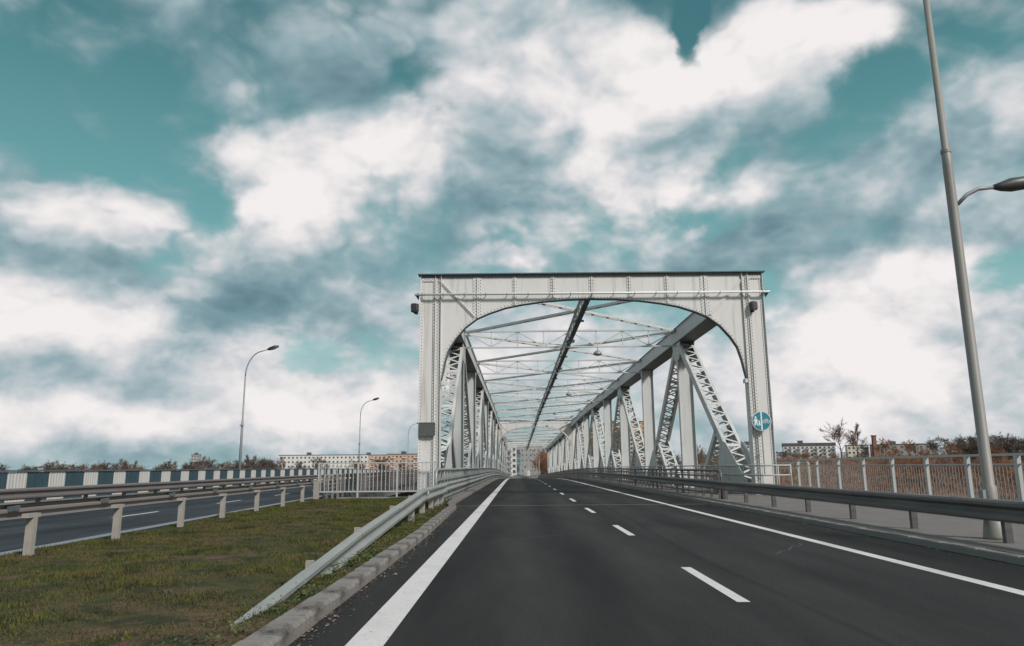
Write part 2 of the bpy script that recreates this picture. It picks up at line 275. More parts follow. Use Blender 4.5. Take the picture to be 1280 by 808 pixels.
M['land'] = ground_mat('river_land', [(.15, .09, .06), (.09, .065, .045), (.20, .12, .08), (.07, .058, .038)], [1, .03, .018, .06], .8, .4)
M['water'] = mat('river_water', (.03, .05, .055), .08, 0, .1, .1, bump=.3, bscale=1.2)
# grass blades: colour varies over the verge
def blade_mat(name, cols, sc):
    m = ground_mat(name, cols, sc, 0.0, 5); return m
M['grass'] = blade_mat('grass_blades', [(.080, .100, .022), (.040, .072, .016), (.135, .088, .052), (.030, .042, .016), (.115, .098, .030)], [1, .9, .42, 1.7, 2.9])

# ---------------------------------------------------------------- helpers
class MB:
    """collects faces; build() links them as ONE mesh object"""
    def __init__(s): s.v = []; s.f = []; s.mi = []; s.m = 0
    def poly(s, pts, rev=False):
        i = len(s.v); s.v += [tuple(p) for p in pts]; idx = list(range(i, i + len(pts)))
        s.f.append(idx[::-1] if rev else idx); s.mi.append(s.m)
    def box(s, x0, x1, y0, y1, z0, z1):
        i = len(s.v)
        s.v += [(x0, y0, z0), (x1, y0, z0), (x1, y1, z0), (x0, y1, z0), (x0, y0, z1), (x1, y0, z1), (x1, y1, z1), (x0, y1, z1)]
        for q in ((0, 3, 2, 1), (4, 5, 6, 7), (0, 1, 5, 4), (1, 2, 6, 5), (2, 3, 7, 6), (3, 0, 4, 7)): s.f.append([i + k for k in q]); s.mi.append(s.m)
    def beam(s, p, q, w, h, up=(0, 0, 1), w2=None, h2=None):
        p = Vector(p); q = Vector(q); d = (q - p).normalized(); u = Vector(up)
        if abs(d.dot(u)) > .999: u = Vector((0, 1, 0))
        sd = d.cross(u).normalized(); u = sd.cross(d).normalized(); i = len(s.v)
        for c, ww, hh in ((p, w, h), (q, w2 or w, h2 or h)):
            for a, b in ((-1, -1), (1, -1), (1, 1), (-1, 1)): s.v.append(tuple(c + sd * a * ww / 2 + u * b * hh / 2))
        for f in ((0, 1, 2, 3), (7, 6, 5, 4), (0, 4, 5, 1), (1, 5, 6, 2), (2, 6, 7, 3), (3, 7, 4, 0)): s.f.append([i + k for k in f]); s.mi.append(s.m)
    def tube(s, pts, rad, n=8, cap=True):
        pts = [Vector(p) for p in pts]; rr = rad if isinstance(rad, (list, tuple)) else [rad] * len(pts); rings = []
        ref = None
        for k, p in enumerate(pts):
            d = (pts[min(k + 1, len(pts) - 1)] - pts[max(k - 1, 0)]).normalized()
            if ref is None: ref = Vector((1, 0, 0)) if abs(d.x) < .9 else Vector((0, 0, 1))
            a = (ref - d * ref.dot(d)).normalized(); b = d.cross(a); ref = a; i = len(s.v)
            for j in range(n):
                t = 2 * math.pi * j / n; s.v.append(tuple(p + (a * math.cos(t) + b * math.sin(t)) * rr[k]))
            rings.append(i)
        for k in range(len(rings) - 1):
            for j in range(n):
                s.f.append([rings[k] + j, rings[k] + (j + 1) % n, rings[k + 1] + (j + 1) % n, rings[k + 1] + j]); s.mi.append(s.m)
        if cap:
            s.f.append([rings[0] + j for j in range(n)][::-1]); s.mi.append(s.m); s.f.append([rings[-1] + j for j in range(n)]); s.mi.append(s.m)
    def sweep(s, prof, path, closed=True, side=1):
        """prof: (offset along side, height) ; path along y mostly"""
        n = len(prof); rings = []
        for k, p in enumerate(path):
            p = Vector(p); a = Vector(path[max(k - 1, 0)]); b = Vector(path[min(k + 1, len(path) - 1)])
            d = (b - a).normalized(); sx = Vector((d.y, -d.x, 0)).normalized() * side; i = len(s.v)
            for (o, h) in prof: s.v.append(tuple(p + sx * o + Vector((0, 0, h))))
            rings.append(i)
        for k in range(len(rings) - 1):
            for j in range(n if closed else n - 1):
                s.f.append([rings[k] + j, rings[k] + (j + 1) % n, rings[k + 1] + (j + 1) % n, rings[k + 1] + j]); s.mi.append(s.m)
        if closed:
            for r_, rv in ((rings[0], True), (rings[-1], False)):
                l = [r_ + j for j in range(n)]; s.f.append(l[::-1] if rv else l); s.mi.append(s.m)
    def rivet(s, c, nrm, r=.029, h=.024, n=6):
        c = Vector(c); nn = Vector(nrm).normalized(); a = nn.orthogonal().normalized(); b = nn.cross(a); i = len(s.v)
        for k in range(n):
            t = 2 * math.pi * k / n; s.v.append(tuple(c + (a * math.cos(t) + b * math.sin(t)) * r))
        s.v.append(tuple(c + nn * h))
        for k in range(n): s.f.append([i + k, i + (k + 1) % n, i + n]); s.mi.append(s.m)
    def prism(s, pts2, fn, d0, d1):
        """extrude polygon pts2 (list of 2D) through depth; fn(a,b,d)->3D"""
        n = len(pts2); i = len(s.v)
        for d in (d0, d1):
            for a, b in pts2: s.v.append(tuple(fn(a, b, d)))
        s.f.append(list(range(i, i + n))); s.mi.append(s.m); s.f.append(list(range(i + n, i + 2 * n))[::-1]); s.mi.append(s.m)
        for j in range(n): s.f.append([i + (j + 1) % n, i + j, i + n + j, i + n + (j + 1) % n]); s.mi.append(s.m)
    def mesh(s, name, mats, smooth=False):
        me = bpy.data.meshes.new(name); me.from_pydata(s.v, [], s.f)
        for m in (mats if isinstance(mats, (list, tuple)) else [mats]): me.materials.append(m)
        me.polygons.foreach_set('material_index', s.mi)
        if smooth: me.polygons.foreach_set('use_smooth', [True] * len(s.f))
        bm = bmesh.new(); bm.from_mesh(me); bmesh.ops.recalc_face_normals(bm, faces=bm.faces); bm.to_mesh(me); bm.free()
        me.update(); return me
    def build(s, name, mats, parent=None, smooth=False, loc=None, kind=None, label=None):
        return place(name, s.mesh(name, mats, smooth), parent, loc, kind, label)
def place(name, me, parent=None, loc=None, kind=None, label=None, rotz=0):
    o = bpy.data.objects.new(name, me); C.objects.link(o)
    if parent: o.parent = parent
    if loc: o.location = loc
    if rotz: o.rotation_euler = (0, 0, rotz)
    if kind: o['kind'] = kind
    if label: o['label'] = label
    return o
def thing(name, label, cat, loc=(0, 0, 0), rotz=0, group=None):
    o = bpy.data.objects.new(name, None); C.objects.link(o); o.empty_display_size = .2
    o.location = loc; o.rotation_euler = (0, 0, rotz); o['label'] = label; o['category'] = cat
    if group: o['group'] = group
    return o
def tag(o, label, cat, group=None):
    o['label'] = label; o['category'] = cat
    if group: o['group'] = group
    return o
def copy_tree(o, parent=None):
    c = o.copy(); C.objects.link(c)
    if parent: c.parent = parent
    for ch in list(o.children): copy_tree(ch, c)
    return c

# road level: level up to 100 m, then falling away beyond the crest
def zr(y):
    if y < 70: return 0.0
    if y < 122: return -1.494e-4 * (y - 70) ** 2
    z = -.404
    if y < 200: return z - .01554 * (y - 122)
    z -= .01554 * 78
    if y < 330: return z - .0150 * (y - 200)
    return z - .0150 * 130 - .004 * (min(y, 700) - 330)
def zt(y): return min(0.0, zr(y) + .35)      # truss datum
def seg(a, b, step):
    n = max(1, round((b - a) / step)); return [a + (b - a) * i / n for i in range(n + 1)]
YP = 34.0            # portal of the first span
XC = 3.60            # centre of the trusses
PAN = 14.0
SP2 = 150.0

# ================================================================ terrain, water, roads
def sst(a, b, x):
    t = min(1, max(0, (x - a) / (b - a))); return t * t * (3 - 2 * t)
def ox(y): return -.05 * (min(max(y, -60), 62) - 12)
rnd = random.Random(3)
def hnoise(x, y): return (math.sin(x * .13 + 1.3) * math.cos(y * .11 + .4) + .6 * math.sin(x * .031 - y * .047) + .4 * math.cos(x * .29 + y * .23))
def ground_z(x, y):
    base = -6.0 + .25 * hnoise(x, y)
    base += 10.8 * sst(150, 430, y) * sst(20, 120, x - (y - 200) * .05) * (1 - .0 * x)      # rising bank on the right
    base += -1.6 * (1 - sst(8, 26, abs(y - 90)))                                        # river bed
    if y < 36: top, wy = -.14, 1 - sst(33.4, 35.6, y)
    elif y > 258: top, wy = zr(y) - .16, sst(262, 275, y)
    else: return base
    lo = -20.6 + (0 if y > 200 else ox(y) + 1.1); hi = 13.2
    wx = sst(lo - 11, lo, x) * (1 - sst(hi, hi + 11, x))
    return base + (top - base) * wx * wy
xs = sorted(set([-3500, -2500, -1500, -900, -600, -420, -300, -220, -160, -120, -90, -70] + [i for i in range(-58, 60, 2)] + [60, 66, 74, 84, 96, 110, 126, 144, 164, 190, 220, 260, 310, 380, 480, 620, 900, 1500, 2500, 3500]))
ys = sorted(set([-300, -120, -60, -30, -15] + list(range(-8, 33, 4)) + [32, 33, 33.6, 34.2, 35, 35.8, 38, 42, 48, 56, 64, 70, 76, 82, 90, 98, 104, 112, 120, 135, 150, 170, 190, 210, 230, 250, 258, 262, 266, 271, 276, 284, 295, 310, 330, 350, 375, 400, 430, 470, 520, 600, 720, 900, 1300, 2200, 3600, 6000]))
mb = MB(); nx = len(xs)
for y in ys:
    for x in xs: mb.v.append((x, y, ground_z(x, y)))
for j in range(len(ys) - 1):
    for i in range(nx - 1): mb.f.append([j * nx + i, j * nx + i + 1, (j + 1) * nx + i + 1, (j + 1) * nx + i]); mb.mi.append(0)
mb.build('ground', M['land'], smooth=True, kind='structure')
mb = MB(); mb.poly([(-3500, 55, -6.9), (3500, 55, -6.9), (3500, 128, -6.9), (-3500, 128, -6.9)]); mb.build('water', M['water'], kind='structure')

def kerb_x(y):
    pts = [(-40, -1.82), (16, -1.90), (22.7, -2.06), (26.5, -2.12), (28.2, -2.38), (30.5, -2.47), (700, -2.45)]
    for (a, xa), (b, xb) in zip(pts, pts[1:]):
        if y <= b: return xa + (xb - xa) * (y - a) / (b - a)
    return pts[-1][1]
ylist = [-40, -20, -8, 0, 4, 8, 12, 16, 20, 22.7, 25, 26.5, 28.2, 30.5, 34, 40, 48, 56, 64] + list(range(70, 130, 4)) + list(range(130, 340, 10)) + [360, 400, 450, 500, 600, 700]
def strip(name, fl, fr, dz, m, ys_, parent=None, kind='structure', bottom=None):
    b = MB()
    for a, c in zip(ys_, ys_[1:]):
        b.poly([(fl(a), a, zr(a) + dz), (fr(a), a, zr(a) + dz), (fr(c), c, zr(c) + dz), (fl(c), c, zr(c) + dz)])
    return b.build(name, m, parent, kind=kind)
road = strip('road', kerb_x, lambda y: 7.12, 0.0, M['asphalt'], ylist)
def pstrip(x0, x1, y0, y1, name, m, dz=.004, n=1):
    q = [y for y in ylist if y0 < y < y1]; return strip(name, lambda y: x0, lambda y: x1, dz, m, [y0] + q + [y1], road, kind=None)
pstrip(-1.415, -1.10, -20, 600, 'edge_line', M['white_paint'])
pstrip(5.50, 5.70, -20, 600, 'edge_line', M['white_paint'])
y = 8.2 - 7.7 * 2
while y < 330:
    pstrip(2.31, 2.45, y, y + 2.75, 'lane_dash', M['white_paint']); y += 7.7
mb = MB(); mb.box(kerb_x(28.6) + .02, 7.1, 28.35, 28.47, -.05, .006); mb.build('expansion_joint', M['trim_and_shade'], road)
# tar-sealed cracks and an asphalt patch
rk = random.Random(5)
def crack(x0, y0, x1, y1, w=.012):
    b = MB(); n = 14; P = []
    for i in range(n + 1):
        t = i / n; P.append((x0 + (x1 - x0) * t + rk.uniform(-.05, .05), y0 + (y1 - y0) * t + rk.uniform(-.05, .05)))
    for (a, c), (d, e) in zip(P, P[1:]):
        L_ = math.hypot(d - a, e - c); nx_, ny_ = -(e - c) / L_ * w, (d - a) / L_ * w
        b.poly([(a - nx_, c - ny_, .003), (d - nx_, e - ny_, .003), (d + nx_, e + ny_, .003), (a + nx_, c + ny_, .003)])
    return b.build('sealed_crack', M['trim_and_shade'], road)
crack(4.2, 12.5, 5.3, 14.2, .006); crack(-.4, 15, 1.2, 16.4, .005); crack(.6, 19.5, 2.1, 20.1, .005); crack(3.3, 19, 5.2, 20.4, .006)

# kerbs made of stones
kerbL = MB(); 
for a, c in zip(ylist, ylist[1:]):
    if a < -8 or c > 280: continue
    x0, x1 = kerb_x(a), kerb_x(c)
    i = len(kerbL.v); kerbL.v += [(x0 - .24, a, zr(a) - .2), (x0 - .02, a, zr(a) - .2), (x0 - .02, a, zr(a) + .095), (x0 - .24, a, zr(a) + .095), (x1 - .24, c, zr(c) - .2), (x1 - .02, c, zr(c) - .2), (x1 - .02, c, zr(c) + .095), (x1 - .24, c, zr(c) + .095)]
    for q in ((0, 1, 2, 3), (7, 6, 5, 4), (1, 5, 6, 2), (2, 6, 7, 3), (3, 7, 4, 0)): kerbL.f.append([i + k for k in q]); kerbL.mi.append(0)
kl = kerbL.build('kerb', M['concrete'], kind='structure')
def kerb_stone_mesh(w, l, h):
    b = MB(); c = .022      # worn, chamfered edge
    prof = [(-w / 2, -.1), (w / 2, -.1), (w / 2, h - c * 1.6), (w / 2 - c * 1.3, h), (-w / 2 + c * .6, h), (-w / 2, h - c * .6)]
    n = len(prof); ysn = [0, .015, l * .33, l * .66, l - .015, l]
    for k, yy in enumerate(ysn):
        e = .010 if k in (0, len(ysn) - 1) else 0
        for (a, z) in prof:
            b.v.append((a * (1 - e * 3) + rk.uniform(-.004, .004), yy, (z - e if z > 0 else z) + rk.uniform(-.005, .005) * (z > 0)))
    for k in range(len(ysn) - 1):
        for j in range(n): b.f.append([k * n + j, k * n + (j + 1) % n, (k + 1) * n + (j + 1) % n, (k + 1) * n + j]); b.mi.append(0)
    b.f.append(list(range(n))[::-1]); b.mi.append(0); b.f.append([(len(ysn) - 1) * n + j for j in range(n)]); b.mi.append(0)
    return b.mesh('kerb_stone', M['concrete'])
KS = [kerb_stone_mesh(.25, .97, .13) for _ in range(5)]
y = -3.0
while y < 92:
    a = math.atan2(kerb_x(y + 1) - kerb_x(y), 1)
    o = place('kerb_stone', rk.choice(KS), kl, (kerb_x(y) - .13 + rk.uniform(-.008, .008), y, zr(y) + rk.uniform(-.008, .006))); o.rotation_euler = (rk.uniform(-.006, .006), rk.uniform(-.02, .02), -a + rk.uniform(-.008, .008))
    y += 1.0
mb = MB()
for a, c in zip(ylist, ylist[1:]):
    if c > 280: break
    mb.sweep([(0, -.2), (.2, -.2), (.2, .10), (0, .10)], [(7.13, a, zr(a)), (7.13, c, zr(c))])
kr = mb.build('kerb', M['concrete2'], kind='structure')
KS2 = [kerb_stone_mesh(.2, .975, .115) for _ in range(3)]
y = 4.0
while y < 80:
    place('kerb_stone', rk.choice(KS2), kr, (7.235, y, zr(y) + rk.uniform(-.004, .004))); y += 1.0

# right footway and its edge beam, carried on through the bridge
strip('footway', lambda y: 7.33, lambda y: 12.6 if y < 33 else 10.55, .115, M['footway'], [y for y in ylist if y <= 270])
fw = bpy.data.objects['footway']
mb = MB(); mb.box(12.05, 12.60, -30, 33.2, -.6, .36); mb.build('edge_beam', M['concrete2'], fw)
# strip between left kerb and the barrier on the bridge
strip('bridge_margin', lambda y: -3.55, lambda y: kerb_x(y) - .26, .10, M['footway'], [31, 34, 40, 48, 56, 64] + list(range(70, 130, 4)) + list(range(130, 271, 10)))

# opposite carriageway
def ostrip(name, a, b, dz, m, y0, y1, parent=None, kind='structure'):
    q = [-40, -20, 0, 12, 20, 28, 34, 44, 54, 62, 80] + list(range(90, 340, 12)) + [400, 500, 600]
    q = [y0] + [y for y in q if y0 < y < y1] + [y1]
    return strip(name, lambda y: a + ox(y), lambda y: b + ox(y), dz, m, q, parent, kind)
oroad = ostrip('opposite_road', -15.0, -8.35, 0, M['asphalt2'], -40, 600)
ostrip('edge_line', -9.10, -8.78, .004, M['worn_line'], -30, 500, oroad, None)
ostrip('edge_line', -14.75, -14.57, .004, M['worn_line'], -30, 500, oroad, None)
for k in range(-1, 24):
    y = 5 + k * 9.0; ostrip('lane_dash', -11.82, -11.68, .004, M['white_paint'], y, y + 3.2, oroad, None)
ostrip('opposite_footway', -17.9, -15.0, .12, M['footway'], -40, 270)

# grass verge between the carriageways
vx = [-8.35 + i * .42 for i in range(16)]
mb = MB(); vy = [-6 + i * .6 for i in range(67)]
def verge_l(y): return -8.30 + ox(y)
def verge_r(y): return kerb_x(y) - .26
def verge_z(x, y):
    t = (x - verge_l(y)) / (verge_r(y) - verge_l(y)); t = min(1, max(0, t))
    return .07 + .05 * math.sin(t * math.pi) + .022 * math.sin(x * 3.1 + y * 1.3) * math.cos(y * 2.1 - x) + .02 * math.sin(x * .9 + y * .7)
nv = 16
for y in vy:
    for i in range(nv):
        x = verge_l(y) + (verge_r(y) - verge_l(y)) * i / (nv - 1); mb.v.append((x, y, verge_z(x, y)))
for j in range(len(vy) - 1):
    for i in range(nv - 1): mb.f.append([j * nv + i, j * nv + i + 1, (j + 1) * nv + i + 1, (j + 1) * nv + i]); mb.mi.append(0)
mb.build('grass_verge', M['soil'], smooth=True, kind='structure')
# blades
rg = np.random.default_rng(4)
def patch(x, y): return np.sin(x * 1.9 + np.sin(y * .8) * 2) * np.cos(y * 1.3 + x * .6) + .6 * np.sin(x * 4.3 - y * 2.7) 
n = 210000
Y = 3.5 + (33.3 - 3.5) * rg.random(n) ** 1.15; T = rg.random(n)
VL = -8.30 - .05 * (Y - 12); VR = np.interp(Y, [-40, 16, 22.7, 26.5, 28.2, 30.5, 700], [-1.82, -1.90, -2.06, -2.12, -2.38, -2.47, -2.45]) - .27
X = VL + (VR - VL) * T
pp = patch(X, Y); keep = rg.random(n) < np.clip(.8 + .3 * pp, .35, 1); X, Y, pp, T = X[keep], Y[keep], pp[keep], T[keep]; n = len(X)
Z = .06 + .05 * np.sin(T * np.pi) + .022 * np.sin(X * 3.1 + Y * 1.3) * np.cos(Y * 2.1 - X) + .02 * np.sin(X * .9 + Y * .7)
Hh = (.022 + .038 * rg.random(n) ** 2) * (1 + .35 * pp); Hh = np.clip(Hh, .02, .14); A = rg.random(n) * 6.283; W = .0045 + .004 * rg.random(n); W *= 1 + Y / 22
LX = (rg.random(n) - .5) * .08; LY = (rg.random(n) - .5) * .08
V = np.empty((n, 3, 3)); ca, sa = np.cos(A) * W, np.sin(A) * W
V[:, 0] = np.stack([X - ca, Y - sa, Z - .01], 1); V[:, 1] = np.stack([X + ca, Y + sa, Z - .01], 1); V[:, 2] = np.stack([X + LX, Y + LY, Z + Hh], 1)
def tri_mesh(name, V, m):
    n = len(V); me = bpy.data.meshes.new(name); me.vertices.add(n * 3); me.vertices.foreach_set('co', V.reshape(-1)); me.loops.add(n * 3); me.loops.foreach_set('vertex_index', np.arange(n * 3, dtype=np.int32))
    me.polygons.add(n); me.polygons.foreach_set('loop_start', np.arange(0, n * 3, 3, dtype=np.int32)); me.polygons.foreach_set('loop_total', np.full(n, 3, dtype=np.int32)); me.materials.append(m); me.update(calc_edges=True); return me
place('grass', tri_mesh('grass', V, M['grass']), kind='stuff')
# low leafy weeds along the kerb and under the rail
n = 2600; cx = rg.random(170); 
cy = 3.5 + 27 * rg.random(170); cxx = np.interp(cy, [-40, 16, 30], [-1.82, -1.9, -2.4]) - .33 - .5 * cx ** 2; ci = rg.integers(0, 170, n)
X = cxx[ci] + rg.normal(0, .06, n); Y = cy[ci] + rg.normal(0, .09, n); X = np.minimum(X, np.interp(Y, [-40, 16, 30], [-1.82, -1.9, -2.4]) - .27)
A = rg.random(n) * 6.283; r1 = .02 + .03 * rg.random(n); z0 = .09 + .08 * rg.random(n); V = np.empty((n, 3, 3))
V[:, 0] = np.stack([X, Y, z0], 1); V[:, 1] = np.stack([X + np.cos(A) * r1, Y + np.sin(A) * r1, z0 + .03 * (rg.random(n) - .3)], 1); V[:, 2] = np.stack([X + np.cos(A + .8) * r1, Y + np.sin(A + .8) * r1, z0 + .03 * (rg.random(n) - .3)], 1)
M['weed'] = mat('weed_leaves', (.07, .10, .028), .8, 0, .35, 3)
place('weeds', tri_mesh('weeds', V, M['weed']), kind='stuff')
# grit, dry leaves and dirt gathered along the foot of the kerbs
n = 2600; Y = 4 + 36 * rg.random(n) ** 1.3; Lf = rg.random(n) < .72; kx = np.interp(Y, [-40, 16, 22.7, 26.5, 28.2, 30.5, 700], [-1.82, -1.90, -2.06, -2.12, -2.38, -2.47, -2.45])
X = np.where(Lf, kx + .01 + np.abs(rg.normal(0, .10, n)), 7.10 - np.abs(rg.normal(0, .16, n))); A = rg.random(n) * 6.283; r1 = .006 + .02 * rg.random(n) ** 3; V = np.empty((n, 3, 3))
for q in range(3): V[:, q] = np.stack([X + np.cos(A + q * 2.1) * r1, Y + np.sin(A + q * 2.1) * r1, .006 + r1 * rg.random(n) * .8], 1)
M['litter'] = mat('grit_and_leaves', (.22, .17, .12), .9, 0, .5, 9)
place('grit', tri_mesh('grit', V, M['litter']), kind='stuff')
# dry reeds on the river bank, right of the bridge
n = 110000
Y = 95 + 330 * rg.random(n) ** .8; X = 25 + (rg.random(n) ** .8) * (Y * 1.0)
keep = (np.abs(Y - 90) > 26) & (np.sin(X * .07 + Y * .03) + np.sin(Y * .09 - X * .04) + rg.normal(0, .5, n) > -.9); X, Y = X[keep], Y[keep]; n = len(X)
GZ = np.array([ground_z(a, b) for a, b in zip(X, Y)]); Hh = .5 + .9 * rg.random(n); A = rg.random(n) * 6.283; W = .04 + .08 * rg.random(n) + Y * 2e-4; ca, sa = np.cos(A) * W, np.sin(A) * W
V = np.empty((n, 3, 3)); V[:, 0] = np.stack([X - ca, Y - sa, GZ - .2], 1); V[:, 1] = np.stack([X + ca, Y + sa, GZ - .2], 1); V[:, 2] = np.stack([X + rg.normal(0, .3, n), Y + rg.normal(0, .3, n), GZ + Hh], 1)
place('reeds', tri_mesh('reeds', V, M['reed']), kind='stuff')

# ================================================================ barriers, fences, railings
WP = [(0, .18), (.05, .17), (.085, .135), (.085, .085), (.02, .03), (.02, -.03), (.085, -.085), (.085, -.135), (.05, -.17), (0, -.18)]
WPc = WP + [(a - .012, b) for a, b in WP[::-1]]
def wbeam(path, m, parent, side, prof=WPc, name='rail_beam'):
    b = MB(); b.sweep(prof, path, True, side); return b.build(name, m, parent)
BOLT = None
# left approach guardrail with its ramped-down end
gl = thing('guardrail', 'pale grey steel guardrail sloping down into the grass beside the left kerb', 'guardrail', (-2.65, 14, 0))
def loc_(o, pts): return [(a - o.location.x, b - o.location.y, c - o.location.z) for a, b, c in pts]
def glz(y):
    return .66 if y > 21.4 else (.24 + (y - 12.0) * .42 / 9.4 if y > 12 else max(-.25, .24 - (12 - y) * .064))
def glx(y): return -2.50 - .014 * min(8, max(0, y - 6)) - .008 * min(14, max(0, y - 14))
yy = [6.3, 9.0, 12.4, 16.4, 20.6, 21.4, 24.6, 28.2]
for a, b in zip(yy, yy[1:]):
    if b - a < 1: continue
    q = [a - .12, b + .12] if not (a < 21.4 < b) else [a - .12, 21.4, b]
    if a == 20.6: continue
    wbeam(loc_(gl, [(glx(t) + (.006 if i == 0 else 0), t, glz(t)) for i, t in enumerate(q)]), M['galv'], gl, 1)
wbeam(loc_(gl, [(glx(t), t, glz(t)) for t in (20.5, 21.3, 21.6, 24.7)]), M['galv'], gl, 1)
for y_ in (9.9, 12.95, 16.7):
    b = MB(); b.box(-.05, .05, -.035, .035, -.1, glz(y_) + .15); o = b.build('post', M['post'], gl, loc=(glx(y_) - .13 + 2.65, y_ - 14, 0))
for y_ in (19.9, 22.3, 24.7, 26.6, 28.4):
    b = MB(); b.box(-.08, .08, -.05, .05, -.1, .70); b.build('post', M['post'], gl, loc=(glx(y_) - .13 + 2.65, y_ - 14, 0))
for y_ in (12.4, 16.4, 20.6, 24.6):
    for dz in (-.1, .1):
        for dy in (-.12, .12):
            b = MB(); b.rivet((0, 0, 0), (1, 0, 0), .022, .02, 8); b.build('bolt', M['trim_and_shade'], gl, loc=(glx(y_ + dy) + .087 + 2.65, y_ + dy - 14, glz(y_ + dy) + dz * 1.1))
b = MB(); b.tube([(0, 0, 0), (.035, 0, 0)], .065, 12); b.build('reflector', M['rail_white'], gl, loc=(glx(21.9) + .075 + 2.65, 7.9, .69))

def bridge_barrier(x, side, y0, y1, label, group, m, mp, top=1.24, span=1.35, bend=None, xf=None, thin=True):
    t = thing('bridge_barrier', label, 'barrier', (x if xf is None else xf(y0), y0, 0), 0, group)
    X0 = t.location.x; fx = (lambda y: 0.0) if xf is None else (lambda y: xf(y) - X0)
    P = seg(y0, y1, 4.05)
    def P_(a, b): return [(fx(a), a - y0, zr(a)), (fx(b), b - y0, zr(b))]
    for a, b in zip(P, P[1:]):
        p = P_(a, b + .02)
        wbeam([(q[0], q[1], q[2] + .66) for q in p], m, t, side)
        mbb = MB(); mbb.tube([(q[0] - .06 * side, q[1], q[2] + top) for q in p], .055, 8, False); mbb.build('top_rail', m, t, smooth=True)
        if thin:
            for hz_, nm in ((.99, 'middle_rail'), (.30, 'bottom_rail')):
                mbb = MB(); mbb.beam((p[0][0] - .02 * side, p[0][1], p[0][2] + hz_), (p[1][0] - .02 * side, p[1][1], p[1][2] + hz_), .05, .07); mbb.build(nm, m, t)
    pm = MB(); pm.box(-.05, .05, -.045, .045, 0, top - .04); pm.box(-.05, .05, -.09, .09, 0, .02); me = pm.mesh('post', mp)
    y = y0 + .1
    while y < y1:
        place('post', me, t, (fx(y) - .11 * side, y - y0, zr(y))); y += span
    # end: the top tube turns down to the ground
    e = MB(); e.tube([(-.06 * side, .1, top), (-.06 * side, -.12, top - .015), (-.06 * side, -.28, top - .11), (-.06 * side, -.34, top - .26), (-.06 * side, -.34, 0)], .055, 8); e.build('end_hoop', m, t, smooth=True)
    return t
bridge_barrier(-2.86, 1, 27.3, 268, 'pale grey multi-rail barrier along the left side of the bridge road', None, M['galv'], M['galv'], 1.34)
bridge_barrier(8.02, -1, 30.2, 268, 'dark grey multi-rail barrier along the right side of the bridge road', None, M['galv_dark'], M['galv_dark'], 1.22)
bridge_barrier(0, -1, 34.6, 150, 'brownish multi-rail barrier of the opposite bridge seen through the upright fence', None, M['galv_beige'], M['galv_beige'], 1.1, 1.35, xf=lambda y: -7.75 + ox(y))

# right approach guardrail
gr = thing('guardrail', 'dark grey double-wave guardrail in front of the right footway', 'guardrail', (8.02, 17, 0))
P = seg(-2.2, 30.2, 4.05)
for i, (a, b) in enumerate(zip(P, P[1:])): wbeam([(-.006 * (i % 2), a - 17 - .12, .645), (-.006 * (i % 2), b - 17 + .12, .645)], M['galv_dark'], gr, -1)
pm = MB(); pm.box(-.06, .06, -.05, .05, 0, .66); pm.box(-.10, -.02, -.09, .09, .42, .6); me = pm.mesh('post', M['galv_dark'])
for y in (3.9, 6.85, 9.8, 12.75, 15.7, 18.5, 21.3, 24.1, 27.0, 29.6): place('post', me, gr, (.13, y - 17, .11))

# opposite carriageway: near guardrail seen from its back, cream posts in the grass
go = thing('guardrail', 'beige guardrail on cream posts standing along the far edge of the grass', 'guardrail', (-8.2, 20, 0))
P = [6, 9.0] + [12.12 + .0, 14.98, 18.17, 21.08, 24.29, 27.5, 30.5, 33.0]
def gox(y): return -7.72 + ox(y) - .05
for i, (a, b) in enumerate(zip(P, P[1:])):
    wbeam([(gox(a) + 8.2 - .14, a - 20 - .15, .80), (gox(b) + 8.2 - .14, b - 20 + .02, .80)], M['galv_beige'], go, -1, [(q[0], q[1] * .62) for q in WPc])
    j = MB(); j.beam((gox(b) + 8.2 - .12, b - 20 - .42, .84), (gox(b) + 8.2 - .12, b - 20 - .18, .85), .05, .08); j.build('splice_plate', M['trim_and_shade'], go)
pm = MB(); pm.box(-.06, .06, -.055, .055, -.1, .74); pm.box(-.055, .055, -.20, .14, .69, .755); me = pm.mesh('post', M['post'])
for y in P[:-1]: place('post', me, go, (gox(y) + 8.2, y - 20, 0), rotz=.06)
b = MB(); b.box(-.1, .1, -.08, .08, -.1, .88); b.build('end_post', M['post'], go, loc=(gox(33) + 8.2, 13, 0))
# far guardrail
gf = thing('guardrail', 'dark brown guardrail in front of the blue and white parapet', 'guardrail', (-15.4, 20, 0))
P = seg(3, 150, 4.1)
def gfx(y): return -15.25 + ox(y)
for a, b in zip(P, P[1:]): wbeam([(gfx(a) + 15.4, a - 20 - .1, .70 + zr(a)), (gfx(b) + 15.4, b - 20 + .1, .70 + zr(b))], M['galv_brown'], gf, 1)
pm = MB(); pm.box(-.06, .06, -.05, .05, 0, .82); me = pm.mesh('post', M['galv_dark'])
for y in seg(4, 149, 3.0): place('post', me, gf, (gfx(y) + 15.4 - .1, y - 20, zr(y)))

